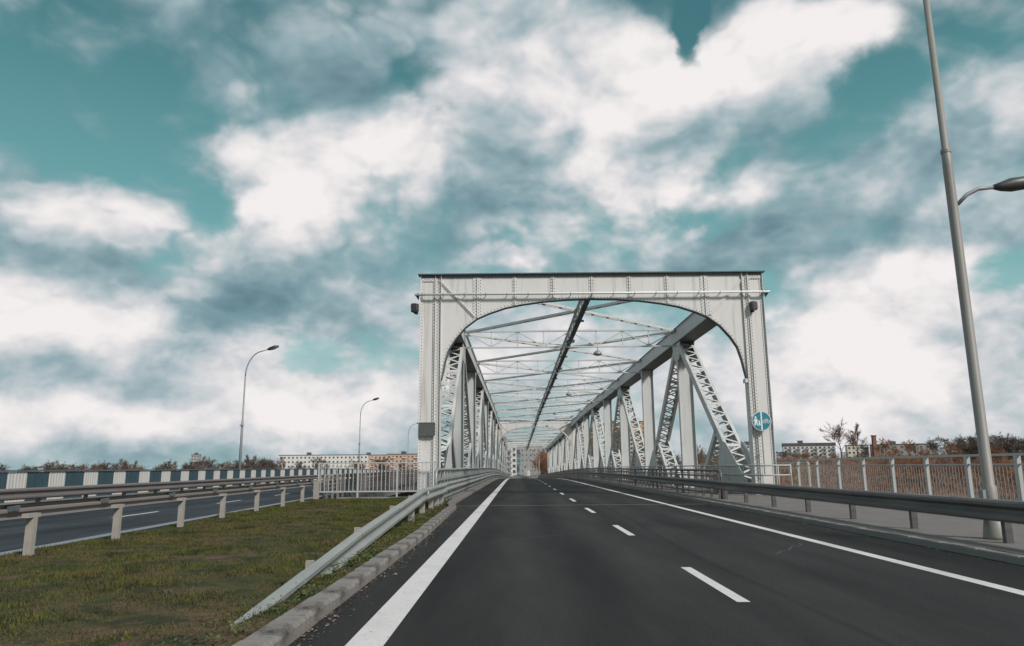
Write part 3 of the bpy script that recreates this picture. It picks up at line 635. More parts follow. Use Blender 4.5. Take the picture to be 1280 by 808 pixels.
# blue and white parapet on the far side of the opposite bridge
pa = thing('parapet', 'bridge parapet of alternating white and teal blue panels beyond the opposite road', 'parapet', (-18, 30, 0))
def px_(y): return -17.75 + ox(y)
def panel_mesh(l, m, ribs):
    b = MB(); n = ribs * 4; pr_ = []
    for k in range(n + 1):
        pr_.append((l * k / n, .018 if (k % 4) in (1, 2) else 0.0))
    for (a, d), (c, e) in zip(pr_, pr_[1:]): b.poly([(d, a, .30), (e, c, .30), (e, c, 1.38), (d, a, 1.38)])
    b.box(-.03, -.005, 0, l, .30, 1.38); return b.mesh('panel', m)
WPm = panel_mesh(1.16, M['white_panel'], 6); BPm = panel_mesh(1.40, M['blue_panel'], 5)
y = 14.0; k = 0
while y < 146:
    l = 1.16 if k % 2 == 0 else 1.40
    place('white_panel' if k % 2 == 0 else 'blue_panel', WPm if k % 2 == 0 else BPm, pa, (px_(y) + 18 + rk.uniform(-.006, .006), y - 30, zr(y)), rotz=(.05 if y < 62 else 0)); y += l + .04; k += 1
yq = [8, 20, 34, 48, 62] + list(range(70, 150, 10))
for a, b_ in zip(yq, yq[1:]):
    for z0, z1, w, nm in ((1.39, 1.45, .12, 'top_rail'), (.12, .29, .22, 'plinth')):
        q = MB(); q.beam((px_(a) + 18, a - 30, zr(a) + (z0 + z1) / 2), (px_(b_) + 18, b_ - 30, zr(b_) + (z0 + z1) / 2), w, z1 - z0); q.build(nm, M['trim_and_shade'] if nm == 'top_rail' else M['concrete2'], pa)

# fence of upright bars closing the gap between the two bridges
fe = thing('fence', 'pale steel fence of upright bars across the end of the grass', 'fence', (-6.2, 33.6, 0))
x0, x1 = -8.88 + 6.2, -3.62 + 6.2
b = MB(); b.beam((x0, 0, 1.65), (x1, 0, 1.65), .05, .05); b.build('top_rail', M['rail_white'], fe)
b = MB(); b.beam((x0, 0, .40), (x1, 0, .40), .05, .06); b.build('bottom_rail', M['rail_white'], fe)
pm = MB(); pm.box(-.014, .014, -.014, .014, .42, 1.63); me = pm.mesh('bar', M['rail_white'])
nb = 29
for i in range(nb): place('bar', me, fe, (x0 + (x1 - x0) * (i + .5) / nb, 0, 0))
pm = MB(); pm.box(-.035, .035, -.035, .035, .1, 1.68); me = pm.mesh('post', M['rail_white'])
for i in range(4): place('post', me, fe, (x0 + (x1 - x0) * i / 3.0, 0.0, 0))
b = MB(); b.beam((x0 + .45, -.03, 1.0), (x0 + .95, -.03, 1.52), .03, .03); b.build('brace', M['rail_white'], fe)
# concrete ledge under the fence and abutment
ab = thing('abutment', 'concrete ledge and abutment wall under the fence at the bridge end', 'abutment', (-3, 34, 0))
b = MB(); b.box(-5.0, .0, -.75, .25, -.8, .14); b.build('ledge', M['concrete2'], ab)
b = MB(); b.box(-18, 16, .05, .9, -7.2, -.65); b.build('wall', M['concrete2'], ab)

# right-hand pedestrian railing
rr_ = thing('railing', 'pale grey pedestrian railing with upright bars at the outer edge of the right footway', 'railing', (12.3, 20, 0))
ypost = [8.2 + 2.06 * i for i in range(13)]
pm = MB(); pm.box(-.05, .05, -.065, .065, .34, 1.60); me = pm.mesh('post', M['rail_white'])
for y in ypost: place('post', me, rr_, (0, y - 20, 0))
pm = MB(); pm.box(-.007, .007, -.007, .007, .47, 1.36); bar = pm.mesh('bar', M['bar_grey'])
for a, c in zip(ypost, ypost[1:]):
    for z, w, nm in ((1.63, .07, 'top_rail'), (1.39, .04, 'upper_rail'), (.46, .05, 'bottom_rail')):
        b = MB(); b.beam((0, a - 20, z), (0, c - 20, z), w, w * .9); b.build(nm, M['rail_white'], rr_)
    for k in range(1, 14): place('bar', bar, rr_, (0, a - 20 + 2.06 * k / 14, 0))
# railing carried on outside the truss
ro = thing('railing', 'pale railing on the outer walkway behind the right truss', 'railing', (13.4, 36, 0))
ypost = [34.6 + 2.3 * i for i in range(48)]
pm = MB(); pm.box(-.04, .04, -.05, .05, 0, 1.5); me = pm.mesh('post', M['rail_white'])
for y in ypost: place('post', me, ro, (0, y - 36, zr(y)))
for a, c in zip(ypost, ypost[1:]):
    for z, nm in ((1.52, 'top_rail'), (1.25, 'upper_rail'), (.35, 'bottom_rail')):
        b = MB(); b.beam((0, a - 36, z + zr(a)), (0, c - 36, z + zr(c)), .06, .055); b.build(nm, M['rail_white'], ro)
# inner handrail that wraps round the foot of the right column
hr = thing('handrail', 'two-bar pale handrail wrapping round the foot of the right portal column', 'handrail', (10.4, 32.6, 0))
for z, nm in ((1.40, 'upper_bar'), (.99, 'lower_bar')):
    b = MB(); b.tube([(1.35, -.25, z), (1.25, -.45, z), (.15, -.45, z), (0, -.3, z), (0, 12, z), (0, 60, z + zr(93)), (0, 110, z + zr(143))], .035, 8); b.build(nm, M['rail_white'], hr, smooth=True)
pm = MB(); pm.tube([(0, 0, .1), (0, 0, 1.40)], .03, 8); me = pm.mesh('post', M['rail_white'], True)
for (x, y) in [(1.3, -.4), (.75, -.45), (.1, -.4)] + [(0, 2.0 + 2.4 * i) for i in range(42)]: place('post', me, hr, (x, y, zr(32.6 + y)))

# ================================================================ truss spans
ARCH = [(7.12, 3.6), (7.12, 5.30), (7.02, 5.75), (6.93, 6.25), (6.76, 6.85), (6.45, 7.35), (6.0, 7.88), (5.45, 8.30), (4.9, 8.55), (4.1, 8.82), (3.3, 8.98), (2.3, 9.12), (1.2, 9.20), (0, 9.23)]
ZTOP = 10.42; HALF = 8.13
def portal(parent, y0, detail, facing=-1, back=False):
    """arched plate-girder portal across the road; front face at y0, depth away"""
    dpt = .26; cdp = .50
    pf = MB(); 
    full = [(-u, z) for u, z in ARCH] + [(u, z) for u, z in ARCH[::-1][1:]]
    for yy_, rv in ((y0 + .02, False), (y0 + dpt, True)):
        for (a, za), (c, zc) in zip(full, full[1:]):
            pf.poly([(XC + a, yy_, za), (XC + c, yy_, zc), (XC + c, yy_, ZTOP), (XC + a, yy_, ZTOP)])
    g = pf.build('portal_girder', M['steel'], parent)
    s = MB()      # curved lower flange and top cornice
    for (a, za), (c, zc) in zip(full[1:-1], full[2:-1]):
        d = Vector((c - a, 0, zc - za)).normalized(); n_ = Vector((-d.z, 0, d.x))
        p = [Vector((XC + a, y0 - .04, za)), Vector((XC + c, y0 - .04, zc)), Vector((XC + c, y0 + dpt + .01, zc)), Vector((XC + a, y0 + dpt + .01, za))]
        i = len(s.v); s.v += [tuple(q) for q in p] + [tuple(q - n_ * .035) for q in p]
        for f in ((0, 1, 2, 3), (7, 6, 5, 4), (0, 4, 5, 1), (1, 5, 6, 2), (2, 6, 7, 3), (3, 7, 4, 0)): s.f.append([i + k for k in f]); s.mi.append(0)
    s.build('arch_flange', M['trim_and_shade'], g)  # shadow line along the arch edge, painted as dark steel
    s = MB(); s.box(XC - HALF - .10, XC + HALF + .10, y0 - .16, y0 + dpt + .12, ZTOP, ZTOP + .05); s.box(XC - HALF + .02, XC + HALF - .02, y0 - .04, y0 + .02, ZTOP - .12, ZTOP); s.build('cornice', M['trim_and_shade'], g)
    # columns
    for sx in (-1, 1):
        c0, c1 = sorted((XC + sx * 7.13, XC + sx * (HALF - .03)))
        s = MB(); s.box(c0 + .004, c1 - .004, y0 + .035, y0 + cdp - .03, -1.6, ZTOP - .01); col = s.build('column', M['steel'], parent)
        s = MB()
        for xe in (c0, c1):
            w = .13; a, b = (xe, xe + w) if xe == c0 else (xe - w, xe)
            s.box(a, b, y0 + .012, y0 + .036, -1.6, ZTOP - .14)
            s.box(xe - .012 if xe == c0 else xe - .012, xe + .012, y0 - .075, y0 + cdp, -1.6, ZTOP - .002)
        s.build('flange', M['steel'], col)
        xi = XC + sx * 7.40
        s = MB(); s.box(xi - .012, xi + .012, y0 - .055, y0 + .012, -1.2, ZTOP - .01)
        s.box(xi - .10, xi + .10, y0 - .004, y0 + .018, -1.2, ZTOP - .13); s.build('inner_flange', M['steel'], col)
        if detail:
            s = MB(); s.box(min(xi, XC + sx * 8.05), max(xi, XC + sx * 8.05), y0 - .01, y0 + .034, ZTOP - .30, ZTOP - .13); s.build('cap_plate', M['steel'], col)
            s = MB(); s.box(XC + sx * 7.02 - .06, XC + sx * 7.02 + .06, y0 - .09, y0 + dpt, 5.16, 5.34); s.build('bracket', M['steel'], col)
    # stiffeners, diagonals, pipe
    def arch_z(u):
        u = abs(u)
        for (a, za), (c, zc) in zip(ARCH, ARCH[1:]):
            if c <= u <= a and a != c: return za + (zc - za) * (a - u) / (a - c)
        return 9.23
    us = [-5.42, -3.64, -1.82, 0, 1.80, 3.58, 5.36]
    for u in us:
        s = MB(); dbl = abs(u) > 5
        wv_ = .11 if not dbl else .20
        s.box(XC + u - .012, XC + u + .012, y0 - .045, y0 + .02, arch_z(u) + .01, ZTOP - .13)
        s.box(XC + u - wv_, XC + u + wv_, y0 - .002, y0 + .02, arch_z(u) + .03, ZTOP - .13); s.build('stiffener', M['steel'], g)
    for sx in (-1, 1):
        s = MB(); a = Vector((XC + sx * 7.22, y0 - .03, ZTOP - .25)); b = Vector((XC + sx * 5.55, y0 - .03, 8.40))
        s.beam(a, b, .025, .05, (0, 1, 0)); s.beam(a + Vector((0, .028, 0)), b + Vector((0, .028, 0)), .17, .03, (0, 1, 0)); s.build('diagonal_stiffener', M['steel'], g)
    if detail:
        s = MB(); s.tube([(XC - HALF - .22, y0 - .22, 9.43), (XC + HALF + .22, y0 - .22, 9.43)], .055, 8); pp_ = s.build('pipe', M['sign_white'], g, smooth=True)
        s = MB()
        for k in range(17):
            xq = XC - HALF + .1 + k * (2 * HALF - .2) / 16; s.box(xq - .014, xq + .014, y0 - .22, y0 - .0, 9.36, 9.39); s.box(xq - .018, xq + .018, y0 - .27, y0 - .17, 9.38, 9.48)
        s.build('pipe_clamps', M['trim_and_shade'], g, kind='stuff')
        s = MB()
        for sx in (-1, 1):
            xq = XC + sx * (HALF + .06); s.poly([(xq, y0 - .25, 9.52), (xq + sx * .16, y0 - .2, 9.43), (xq, y0 - .05, 9.18)]); s.poly([(xq, y0 - .25, 9.52), (xq, y0 - .05, 9.18), (xq - sx * .03, y0 + .1, 9.5)]); s.poly([(xq + sx * .16, y0 - .2, 9.43), (xq, y0 - .25, 9.52), (xq - sx * .03, y0 + .1, 9.5)])
        s.build('end_bracket', M['trim_and_shade'], g)
        # rivets
        r = MB(); fr = y0 - .0
        def line(x, z0, z1, step, yf, stag=0):
            z = z0 + stag
            while z < z1: r.rivet((x, yf, z), (0, -1, 0)); z += step
        for sx in (-1, 1):
            for u, yf in ((8.03, y0 + .012), (7.20, y0 + .012), (7.33, y0 - .004), (7.47, y0 - .004)):
                line(XC + sx * u, -.3, ZTOP - .2, .15, yf, .07 if u in (7.33,) else 0)
            xq = 7.55
            while xq < 8.0: r.rivet((XC + sx * xq, y0 - .01, ZTOP - .19), (0, -1, 0)); r.rivet((XC + sx * (xq + .06), y0 - .01, ZTOP - .26), (0, -1, 0)); xq += .12
            a = Vector((XC + sx * 7.22, y0 - .015, ZTOP - .25)); b = Vector((XC + sx * 5.55, y0 - .015, 8.40)); n_ = Vector(((b - a).z, 0, -(b - a).x)).normalized() * .055
            for k in range(1, 16):
                for q in (-1, 1): r.rivet(a + (b - a) * k / 16 + n_ * q, (0, -1, 0), .02, .015)
        for u in us:
            offs = (-.07, .07) if abs(u) < 5 else (-.16, -.06, .06, .16)
            for o_ in offs: line(XC + u + o_, arch_z(u) + .12, ZTOP - .2, .15, y0 - .002, .07 if o_ in (-.06, .16) else 0)
        xq = XC - 7.2
        while xq < XC + 7.2: r.rivet((xq, y0 - .04, ZTOP - .06), (0, -1, 0)); xq += .15
        # along the arch
        for (a, za), (c, zc) in zip(full[1:-1], full[2:-1]):
            L_ = math.hypot(c - a, zc - za); n = max(1, int(L_ / .15)); d = Vector((c - a, 0, zc - za)) / L_
            for k in range(n):
                p = Vector((XC + a, y0 + .018, za)) + d * (L_ * k / n) + Vector((-d.z, 0, d.x)) * .07; r.rivet(p, (0, -1, 0))
        r.build('rivets', M['rivet'], g, kind='stuff')
    return g

LW = .92      # width of the truss members across the bridge
def laced_plates(L, d, m):
    """built along +z from 0 to L; width LW in x, depth d in y"""
    b = MB(); w = LW / 2
    for sx in (-1, 1):
        b.box(sx * w - .014, sx * w + .014, -d / 2, d / 2, 0, L)
        for sy in (-1, 1):
            a, c = sorted((sx * w, sx * (w - .15))); b.box(a, c, sy * d / 2 - .012, sy * d / 2 + .012, 0, L)
    return b.mesh('diagonal', m)
def lacing_list(L, d):
    """zigzag bars and batten plates on both faces"""
    out_ = []; w = LW / 2 - .08; st = .47; z = .9; k = 0; n = 0
    while z + st < L - .5:
        if k % 9 == 8:
            out_.append(('batten', z)); z += .26
        else: out_.append(('bar', z, 1 if n % 2 else -1)); z += st; n += 1
        k += 1
    return out_
def add_bar(b, z, s, sy, d, st=.47):
    w = LW / 2 - .07; b.beam((-w * s, sy * (d / 2 + .018), z), (w * s, sy * (d / 2 + .018), z + st), .105, .016, (0, 1, 0))
LACE_CACHE = {}
def rot_between(p, q):
    d = (Vector(q) - Vector(p)); return d.length, d.normalized()
def place_member(name, me, parent, p, q):
    L, d = rot_between(p, q); o = place(name, me, parent, tuple(p))
    # local z -> d, keep local x = world x
    xax = Vector((1, 0, 0)); yax = d.cross(xax).normalized(); mtx = Matrix((xax, yax, d)).transposed(); o.rotation_euler = mtx.to_euler(); return o
def diag_mesh(key, L, d, m):
    if key not in LACE_CACHE:
        pl = laced_plates(L, d, m); lc = MB(); items = lacing_list(L, d)
        for it in items:
            for sy in (-1, 1):
                if it[0] == 'bar': add_bar(lc, it[1], it[2], sy, d)
                else: lc.box(-LW / 2 + .02, LW / 2 - .02, sy * (d / 2 + .02) - .008, sy * (d / 2 + .02) + .008, it[1] - .02, it[1] + .22)
        LACE_CACHE[key] = (pl, lc.mesh('lacing', m), items)
    return LACE_CACHE[key]
bar_mesh = {}
def post_mesh(z0, z1, rivets=False, m=None):
    b = MB(); w = LW / 2
    b.box(-w + .01, w - .01, -.016, .016, z0, z1)
    for sx in (-1, 1):
        b.box(sx * w - .014, sx * w + .014, -.2, .2, z0, z1)
        a, c = sorted((sx * (w - .015), sx * (w - .12))); b.box(a, c, -.03, -.014, z0, z1)
    return b.mesh('vertical_post', m or M['steel2'])
def cross_frame(parent, y, z, lite):
    f = MB(); x0, x1 = XC - 7.0, XC + 7.0; zt_, zb = z + 10.33, z + 9.24
    f.beam((x0, y, zt_), (x1, y, zt_), .16, .10); f.beam((x0 - .2, y, zb), (x1 + .2, y, zb), .14, .09); o = f.build('cross_frame', M['steel2'], parent)
    b = MB(); n = 8; w = (x1 - x0) / n
    for k in range(n):
        xa = x0 + k * w; xb = xa + w
        if k % 2 == 0: b.beam((xa, y, zt_ - .05), (xb, y, zb + .05), .06, .06)
        else: b.beam((xa, y, zb + .05), (xb, y, zt_ - .05), .06, .06)
        if k: b.beam((xa, y, zb), (xa, y, zt_), .06, .055)
        if k % 2 == 1: b.box(xa - .18, xa + .18, y - .035, y + .035, zb + .03, zb + .17)
        elif k: b.box(xa - .15, xa + .15, y - .035, y + .035, zt_ - .17, zt_ - .03)
    b.build('lattice', M['steel2'], o)
    b = MB()
    for s in (-1, 1): b.beam((XC + s * 6.9, y + .07, zt_ - .25), (XC + s * .2, y + .07, zb + .1), .07, .06)
    b.build('brace', M['steel2'], o)
    return o

def span(y0, n, label, main):
    t = thing('truss_span', label, 'bridge', (0, 0, 0))
    Y = [y0 + .45 + PAN * k for k in range(n + 1)]
    Z = [zt(y) for y in Y]
    ZC0, ZC1 = 9.42, 10.38
    for sx, nm in ((-1, 'left'), (1, 'right')):
        xc = XC + sx * (7.07 + LW / 2)
        # top chord, one piece per panel: two webs, cover plate, edge angles; underside shade painted as a dark plate
        for k in range(n):
            a, b_ = Y[k] + (.4 if k == 0 else 0), Y[k + 1]; za, zb = Z[k], Z[k + 1]
            c = MB(); w = LW / 2
            def bar(x, z, ww, hh): c.beam((xc + x, a, za + z), (xc + x, b_, zb + z), ww, hh)
            for s_ in (-1, 1):
                bar(s_ * w, (ZC0 + ZC1) / 2, .03, ZC1 - ZC0)
                bar(s_ * (w + .05), ZC0 + .012, .13, .02); bar(s_ * (w - .09), ZC0 + .014, .15, .016); bar(s_ * (w + .022), ZC0 + .075, .014, .13); bar(s_ * (w + .022), ZC1 - .085, .014, .13)
                bar(s_ * (w + .05), ZC1 + .006, .16, .022)
            bar(0, ZC1 + .02, LW + .12, .03)
            ch = c.build('top_chord', M['steel2'], t)
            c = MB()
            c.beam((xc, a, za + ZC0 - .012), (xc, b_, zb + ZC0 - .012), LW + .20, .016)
            c.build('bottom_plate', M['trim_and_shade'], ch)  # near-black colour carries the shade under the chord
            if k == 0 and main:
                r = MB(); yy_ = a + .3
                while yy_ < b_:
                    for z_ in (ZC0 + .10, ZC1 - .10): r.rivet((xc - sx * (w + .03), yy_, z_), (-sx, 0, 0), .02, .015)
                    yy_ += .16
                r.build('rivets', M['rivet'], ch, kind='stuff')
        # gusset plates at the chord nodes
        for k in range(1, n):
            c = MB(); big = k % 2 == 1
            for s_ in (-1, 1):
                xg = xc + s_ * (LW / 2 + .006)
                hw = 1.25 if big else .42
                c.prism([(-hw, ZC0 + .10), (hw, ZC0 + .10), (hw * .55, ZC0 - (1.15 if big else .5)), (-hw * .55, ZC0 - (1.15 if big else .5))], lambda a_, b__, d_: (xg + d_, Y[k] + a_, Z[k] + b__), -.012 - .008 * (s_ > 0), .012 + .008 * (s_ > 0))
            c.build('gusset_plate', M['steel2'], t)
        # verticals
        for k in range(1, n):
            pmh = post_mesh(-1.0, ZC0 + .1); po = place('vertical_post', pmh, t, (xc, Y[k], Z[k]))
            if main and k <= 3:
                r = MB(); z = 0.2
                while z < ZC0:
                    for s_ in (-1, 1): r.rivet((s_ * (LW / 2 - .065), -.031, z), (0, -1, 0), .020, .015, 5)
                    z += .17
                r.build('rivets', M['rivet'], po, kind='stuff')
        # diagonals: from the even feet up to the odd heads
        D_ = .48
        for k in range(n):
            if k % 2 == 0: p = (xc, Y[k] + .25, Z[k] - .6); q = (xc, Y[k + 1] - .15, Z[k + 1] + ZC0 + .05)
            else: p = (xc, Y[k + 1] - .25, Z[k + 1] - .6); q = (xc, Y[k] + .15, Z[k] + ZC0 + .05)
            L, d = rot_between(p, q); pl, lc, items = diag_mesh(round(L, 1), L, D_, M['steel2'])
            o = place_member('diagonal', pl, t, p, q)
            if main and k <= 1:
                for it in items:
                    for sy in (-1, 1):
                        if it[0] == 'bar':
                            kk = (it[2], sy)
                            if kk not in bar_mesh: b = MB(); add_bar(b, 0, it[2], sy, D_); bar_mesh[kk] = b.mesh('lacing_bar', M['steel2'])
                            place('lacing_bar', bar_mesh[kk], o, (0, 0, it[1]))
                        else:
                            if sy not in bar_mesh: b = MB(); b.box(-LW / 2 + .02, LW / 2 - .02, sy * (D_ / 2 + .02) - .008, sy * (D_ / 2 + .02) + .008, -.02, .22); bar_mesh[sy] = b.mesh('batten', M['steel2'])
                            place('batten', bar_mesh[sy], o, (0, 0, it[1]))
                r = MB()
                for s_ in (-1, 1):
                    z = .3
                    while z < L - .2:
                        for e_ in (-1, 1): r.rivet((s_ * (LW / 2 + .014), e_ * (D_ / 2 - .07), z), (s_, 0, 0), .020, .015, 5)
                        z += .16
                r.build('rivets', M['rivet'], o, kind='stuff')
            else: place('lacing', lc, o)
            # short sub-strut from the lower third of the diagonal to the floor
            P_, Q_ = Vector(p), Vector(q); f = .385; mid = P_ + (Q_ - P_) * f; sg = 1 if k % 2 == 0 else -1
            foot = Vector((xc, mid.y + sg * 5.0, Z[k] - .3)); L2 = (mid - foot).length
            pl2, lc2, _ = diag_mesh(('s', round(L2, 1)), L2, .36, M['steel2']); o2 = place_member('sub_strut', pl2, t, foot, mid); place('lacing', lc2, o2)
            # foot gusset
            if k % 2 == 0 or True:
                yf = Y[k] if k % 2 == 0 else Y[k + 1]; zf = Z[k] if k % 2 == 0 else Z[k + 1]
                c = MB()
                for s_ in (-1, 1):
                    xg = xc + s_ * (LW / 2 + .011 + .006 * (k % 2))
                    c.prism([(0, -.9), (sg * 5.6, -.9), (sg * 5.6, .9), (sg * 4.6, 2.75), (sg * 3.7, 2.55), (sg * .2, .5)], lambda a_, b__, d_: (xg + d_, yf + a_, zf + b__), -.010, .010)
                c.build('foot_gusset', M['steel2'], t)
        # bottom chord
        for k in range(n):
            c = MB()
            for s_ in (-1, 1): c.beam((xc + s_ * LW / 2, Y[k], Z[k] - .95), (xc + s_ * LW / 2, Y[k + 1], Z[k + 1] - .95), .035, .8)
            c.beam((xc, Y[k], Z[k] - 1.36), (xc, Y[k + 1], Z[k + 1] - 1.36), LW, .02); c.build('bottom_chord', M['steel2'], t)
    for k in range(1, n): cross_frame(t, Y[k], Z[k], not main)
    # lateral bracing in the top plane, meeting a lattice beam on the centre line
    zt0 = 10.30
    for k in range(n):
        a, b_ = Y[k], Y[k + 1]
        c = MB(); c.beam((XC, a + .3, Z[k] + zt0), (XC, b_, Z[k + 1] + zt0), .30, .05); cb = c.build('centre_beam', M['steel2'], t)
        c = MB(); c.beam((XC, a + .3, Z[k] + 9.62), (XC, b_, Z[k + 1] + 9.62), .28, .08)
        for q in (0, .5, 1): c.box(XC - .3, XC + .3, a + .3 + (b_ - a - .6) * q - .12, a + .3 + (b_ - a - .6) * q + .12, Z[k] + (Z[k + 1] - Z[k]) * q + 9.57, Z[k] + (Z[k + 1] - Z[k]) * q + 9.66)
        c.build('bottom_flange', M['trim_and_shade'], cb)  # shade below the centre beam painted into this flange
        c = MB(); m_ = 14
        for q in range(m_):
            y1, y2 = a + .3 + (b_ - a - .3) * q / m_, a + .3 + (b_ - a - .3) * (q + 1) / m_; z_ = Z[k] + (Z[k + 1] - Z[k]) * q / m_
            for s_ in (-.09, .09):
                if q % 2: c.beam((XC + s_, y1, z_ + zt0), (XC + s_, y2, z_ + 9.62), .05, .05, (1, 0, 0))
                else: c.beam((XC + s_, y1, z_ + 9.62), (XC + s_, y2, z_ + zt0), .05, .05, (1, 0, 0))
                c.beam((XC + s_, y1, z_ + 9.62), (XC + s_, y1, z_ + zt0), .045, .045, (1, 0, 0))
        c.build('lattice', M['steel2'], cb)
        for s_ in (-1, 1):
            c = MB()
            p, q = Vector((XC + s_ * 7.0, a + .3, Z[k] + zt0 - .05)), Vector((XC - s_ * 7.0, b_, Z[k + 1] + zt0 - .05 - .004 * s_)); d = (q - p).normalized(); sd = d.cross(Vector((0, 0, 1)))
            for e_ in (-.12, .12): c.beam(p + sd * e_, q + sd * e_, .07, .13)
            lb = c.build('lateral_brace', M['steel2'], t); c = MB()
            for j in range(1, 14): c.beam(p + (q - p) * j / 14 - d * .14, p + (q - p) * j / 14 + d * .14, .30, .02)
            c.build('batten', M['trim_and_shade'], lb)  # dark colour paints the shade on the brace undersides
    portal(t, y0, main)
    # rear portal
    portal(t, Y[n] - .0, False)
    # deck and cross girders
    for k in range(n):
        c = MB(); a, b_ = Y[k] - (.45 if k == 0 else 0), Y[k + 1]
        for q in range(4):
            y1, y2 = a + (b_ - a) * q / 4, a + (b_ - a) * (q + 1) / 4
            c.beam((XC, y1, zr(y1) - .17), (XC, y2, zr(y2) - .17), 14.0, .24)
        c.beam((12.75, a, zr(a) - .02), (12.75, b_, zr(b_) - .02), 1.9, .22)
        c.build('deck_slab', M['concrete2'], t)
    for k in range(n):
        for q in (0, .5):
            yy_ = Y[k] + PAN * q + .3; c = MB(); c.box(XC - 7.1, XC + 9.9, yy_ - .15, yy_ + .15, -1.3 + zr(yy_), -.32 + zr(yy_)); c.build('cross_girder', M['steel2'], t)
    return t
span(YP, 8, 'near white riveted steel truss span with its arched portal over the road', True)
span(SP2, 8, 'far white steel truss span seen through the first one', False)
# piers
for y in (148.2, 264.5):
    b = MB(); b.box(-5.2, 12.6, y - 1.6, y + 1.6, -8.5, -1.75); b.box(-5.6, 13.0, y - 1.9, y + 1.9, -1.95 + zr(y), -1.45 + zr(y))
    tag(b.build('pier', M['concrete2']), 'concrete pier under the %s' % ('joint between the two truss spans' if y < 200 else 'far end of the second truss span'), 'pier')
# opposite bridge deck
ob = thing('opposite_bridge', 'low deck bridge carrying the opposite carriageway left of the truss', 'bridge', (-13, 34, 0))
for a in range(0, 232, 14):
    c = MB(); y1, y2 = 34 + a, 48 + a
    c.beam((-13.2 + ox(y1) + 13, a, zr(y1) - .45), (-13.2 + ox(y2) + 13, a + 14, zr(y2) - .45), 9.9, .85); c.build('deck_slab', M['concrete2'], ob)
for a in range(30, 220, 38):
    c = MB(); c.box(-5.5 + ox(34 + a), 3.8 + ox(34 + a), a - 1, a + 1, -8.5, -.9 + zr(34 + a)); c.build('pier', M['concrete2'], ob)

# ================================================================ things on the portal
pq = MB(); pq.box(-.37, .37, -.03, .03, -.30, .30)
pl = thing('notice_plate', 'dark grey blank rectangular plate on the left portal column', 'plate', (-4.10, 33.86, 3.15))
pq.build('plate', M['plaque'], pl); b = MB(); b.box(-.37, .37, -.045, -.031, .27, .30); b.box(-.37, .37, -.045, -.031, -.30, -.27); b.box(-.37, -.34, -.045, -.031, -.27, .27); b.box(.34, .37, -.045, -.031, -.27, .27); b.build('rim', M['trim_and_shade'], pl)
def speaker(x, y, z, rot, label):
    t = thing('floodlight', label, 'floodlight', (x, y, z), rot, 'dark fittings on the portal columns')
    b = MB(); pts_ = [(-.12, -.2), (.1, -.2), (.15, -.12), (.15, .2), (-.1, .22), (-.15, .14)]; b.prism(pts_, lambda a, c, d: (a, d, c), -.28, -.04); b.build('housing', M['dark_box'], t)
    b = MB(); b.box(-.10, .11, -.30, -.281, -.14, .14); b.build('front_glass', M['lamp_head'], t)
    b = MB(); b.box(-.04, .04, -.04, .06, -.27, -.15); b.box(-.04, .04, -.16, -.02, -.27, -.23); b.build('bracket', M['dark_box'], t)
speaker(-4.68, 34.0, 8.80, -.5, 'small dark floodlight box sticking out from the outer edge of the left portal column')
speaker(11.10, 33.98, 8.74, .35, 'small dark floodlight box on the face of the right portal column')
# blue round sign: pedestrians left, bicycles right
sg = thing('road_sign', 'round blue sign with white pedestrians and bicycle on the right portal column', 'sign', (11.10, 33.7, 3.38))
def disc(b, r, d0, d1, n=40): b.prism([(r * math.cos(2 * math.pi * k / n), r * math.sin(2 * math.pi * k / n)) for k in range(n)], lambda a, c, d: (a, d, c), d0, d1)
b = MB(); disc(b, .45, 0, .02); b.build('back_plate', M['galv'], sg)
b = MB(); disc(b, .44, -.008, 0); b.build('white_rim', M['sign_white'], sg)
b = MB(); disc(b, .415, -.014, -.009); b.build('blue_face', M['sign_blue'], sg)
b = MB(); b.box(-.03, .03, -.019, -.0145, -.41, .41); b.build('divider', M['sign_white'], sg)
yf0, yf1 = -.019, -.0145
def flat(b, pts2): b.prism(pts2, lambda a, c, d: (a, d, c), yf0, yf1)
def circ(b, x, z, r, n=14): flat(b, [(x + r * math.cos(2 * math.pi * k / n), z + r * math.sin(2 * math.pi * k / n)) for k in range(n)])
def ring(b, x, z, r, w, n=18):
    for k in range(n):
        a, c = 2 * math.pi * k / n, 2 * math.pi * (k + 1) / n; flat(b, [(x + r * math.cos(a), z + r * math.sin(a)), (x + r * math.cos(c), z + r * math.sin(c)), (x + (r - w) * math.cos(c), z + (r - w) * math.sin(c)), (x + (r - w) * math.cos(a), z + (r - w) * math.sin(a))])
def stroke(b, x0, z0, x1, z1, w):
    L = math.hypot(x1 - x0, z1 - z0); nx_, nz_ = -(z1 - z0) / L * w / 2, (x1 - x0) / L * w / 2; flat(b, [(x0 - nx_, z0 - nz_), (x1 - nx_, z1 - nz_), (x1 + nx_, z1 + nz_), (x0 + nx_, z0 + nz_)])
b = MB(); circ(b, -.265, .17, .045); flat(b, [(-.32, .115), (-.21, .115), (-.20, -.04), (-.17, -.20), (-.22, -.20), (-.25, -.07), (-.29, -.20), (-.34, -.20), (-.31, -.04)]); stroke(b, -.31, .10, -.355, -.03, .03); stroke(b, -.22, .10, -.15, -.02, .03)
circ(b, -.105, -.01, .032); flat(b, [(-.14, -.05), (-.07, -.05), (-.065, -.13), (-.05, -.21), (-.085, -.21), (-.10, -.14), (-.12, -.21), (-.155, -.21), (-.14, -.13)]); b.build('pedestrian_symbol', M['sign_white'], sg)
b = MB(); ring(b, .13, -.03, .075, .02); ring(b, .30, -.03, .075, .02)
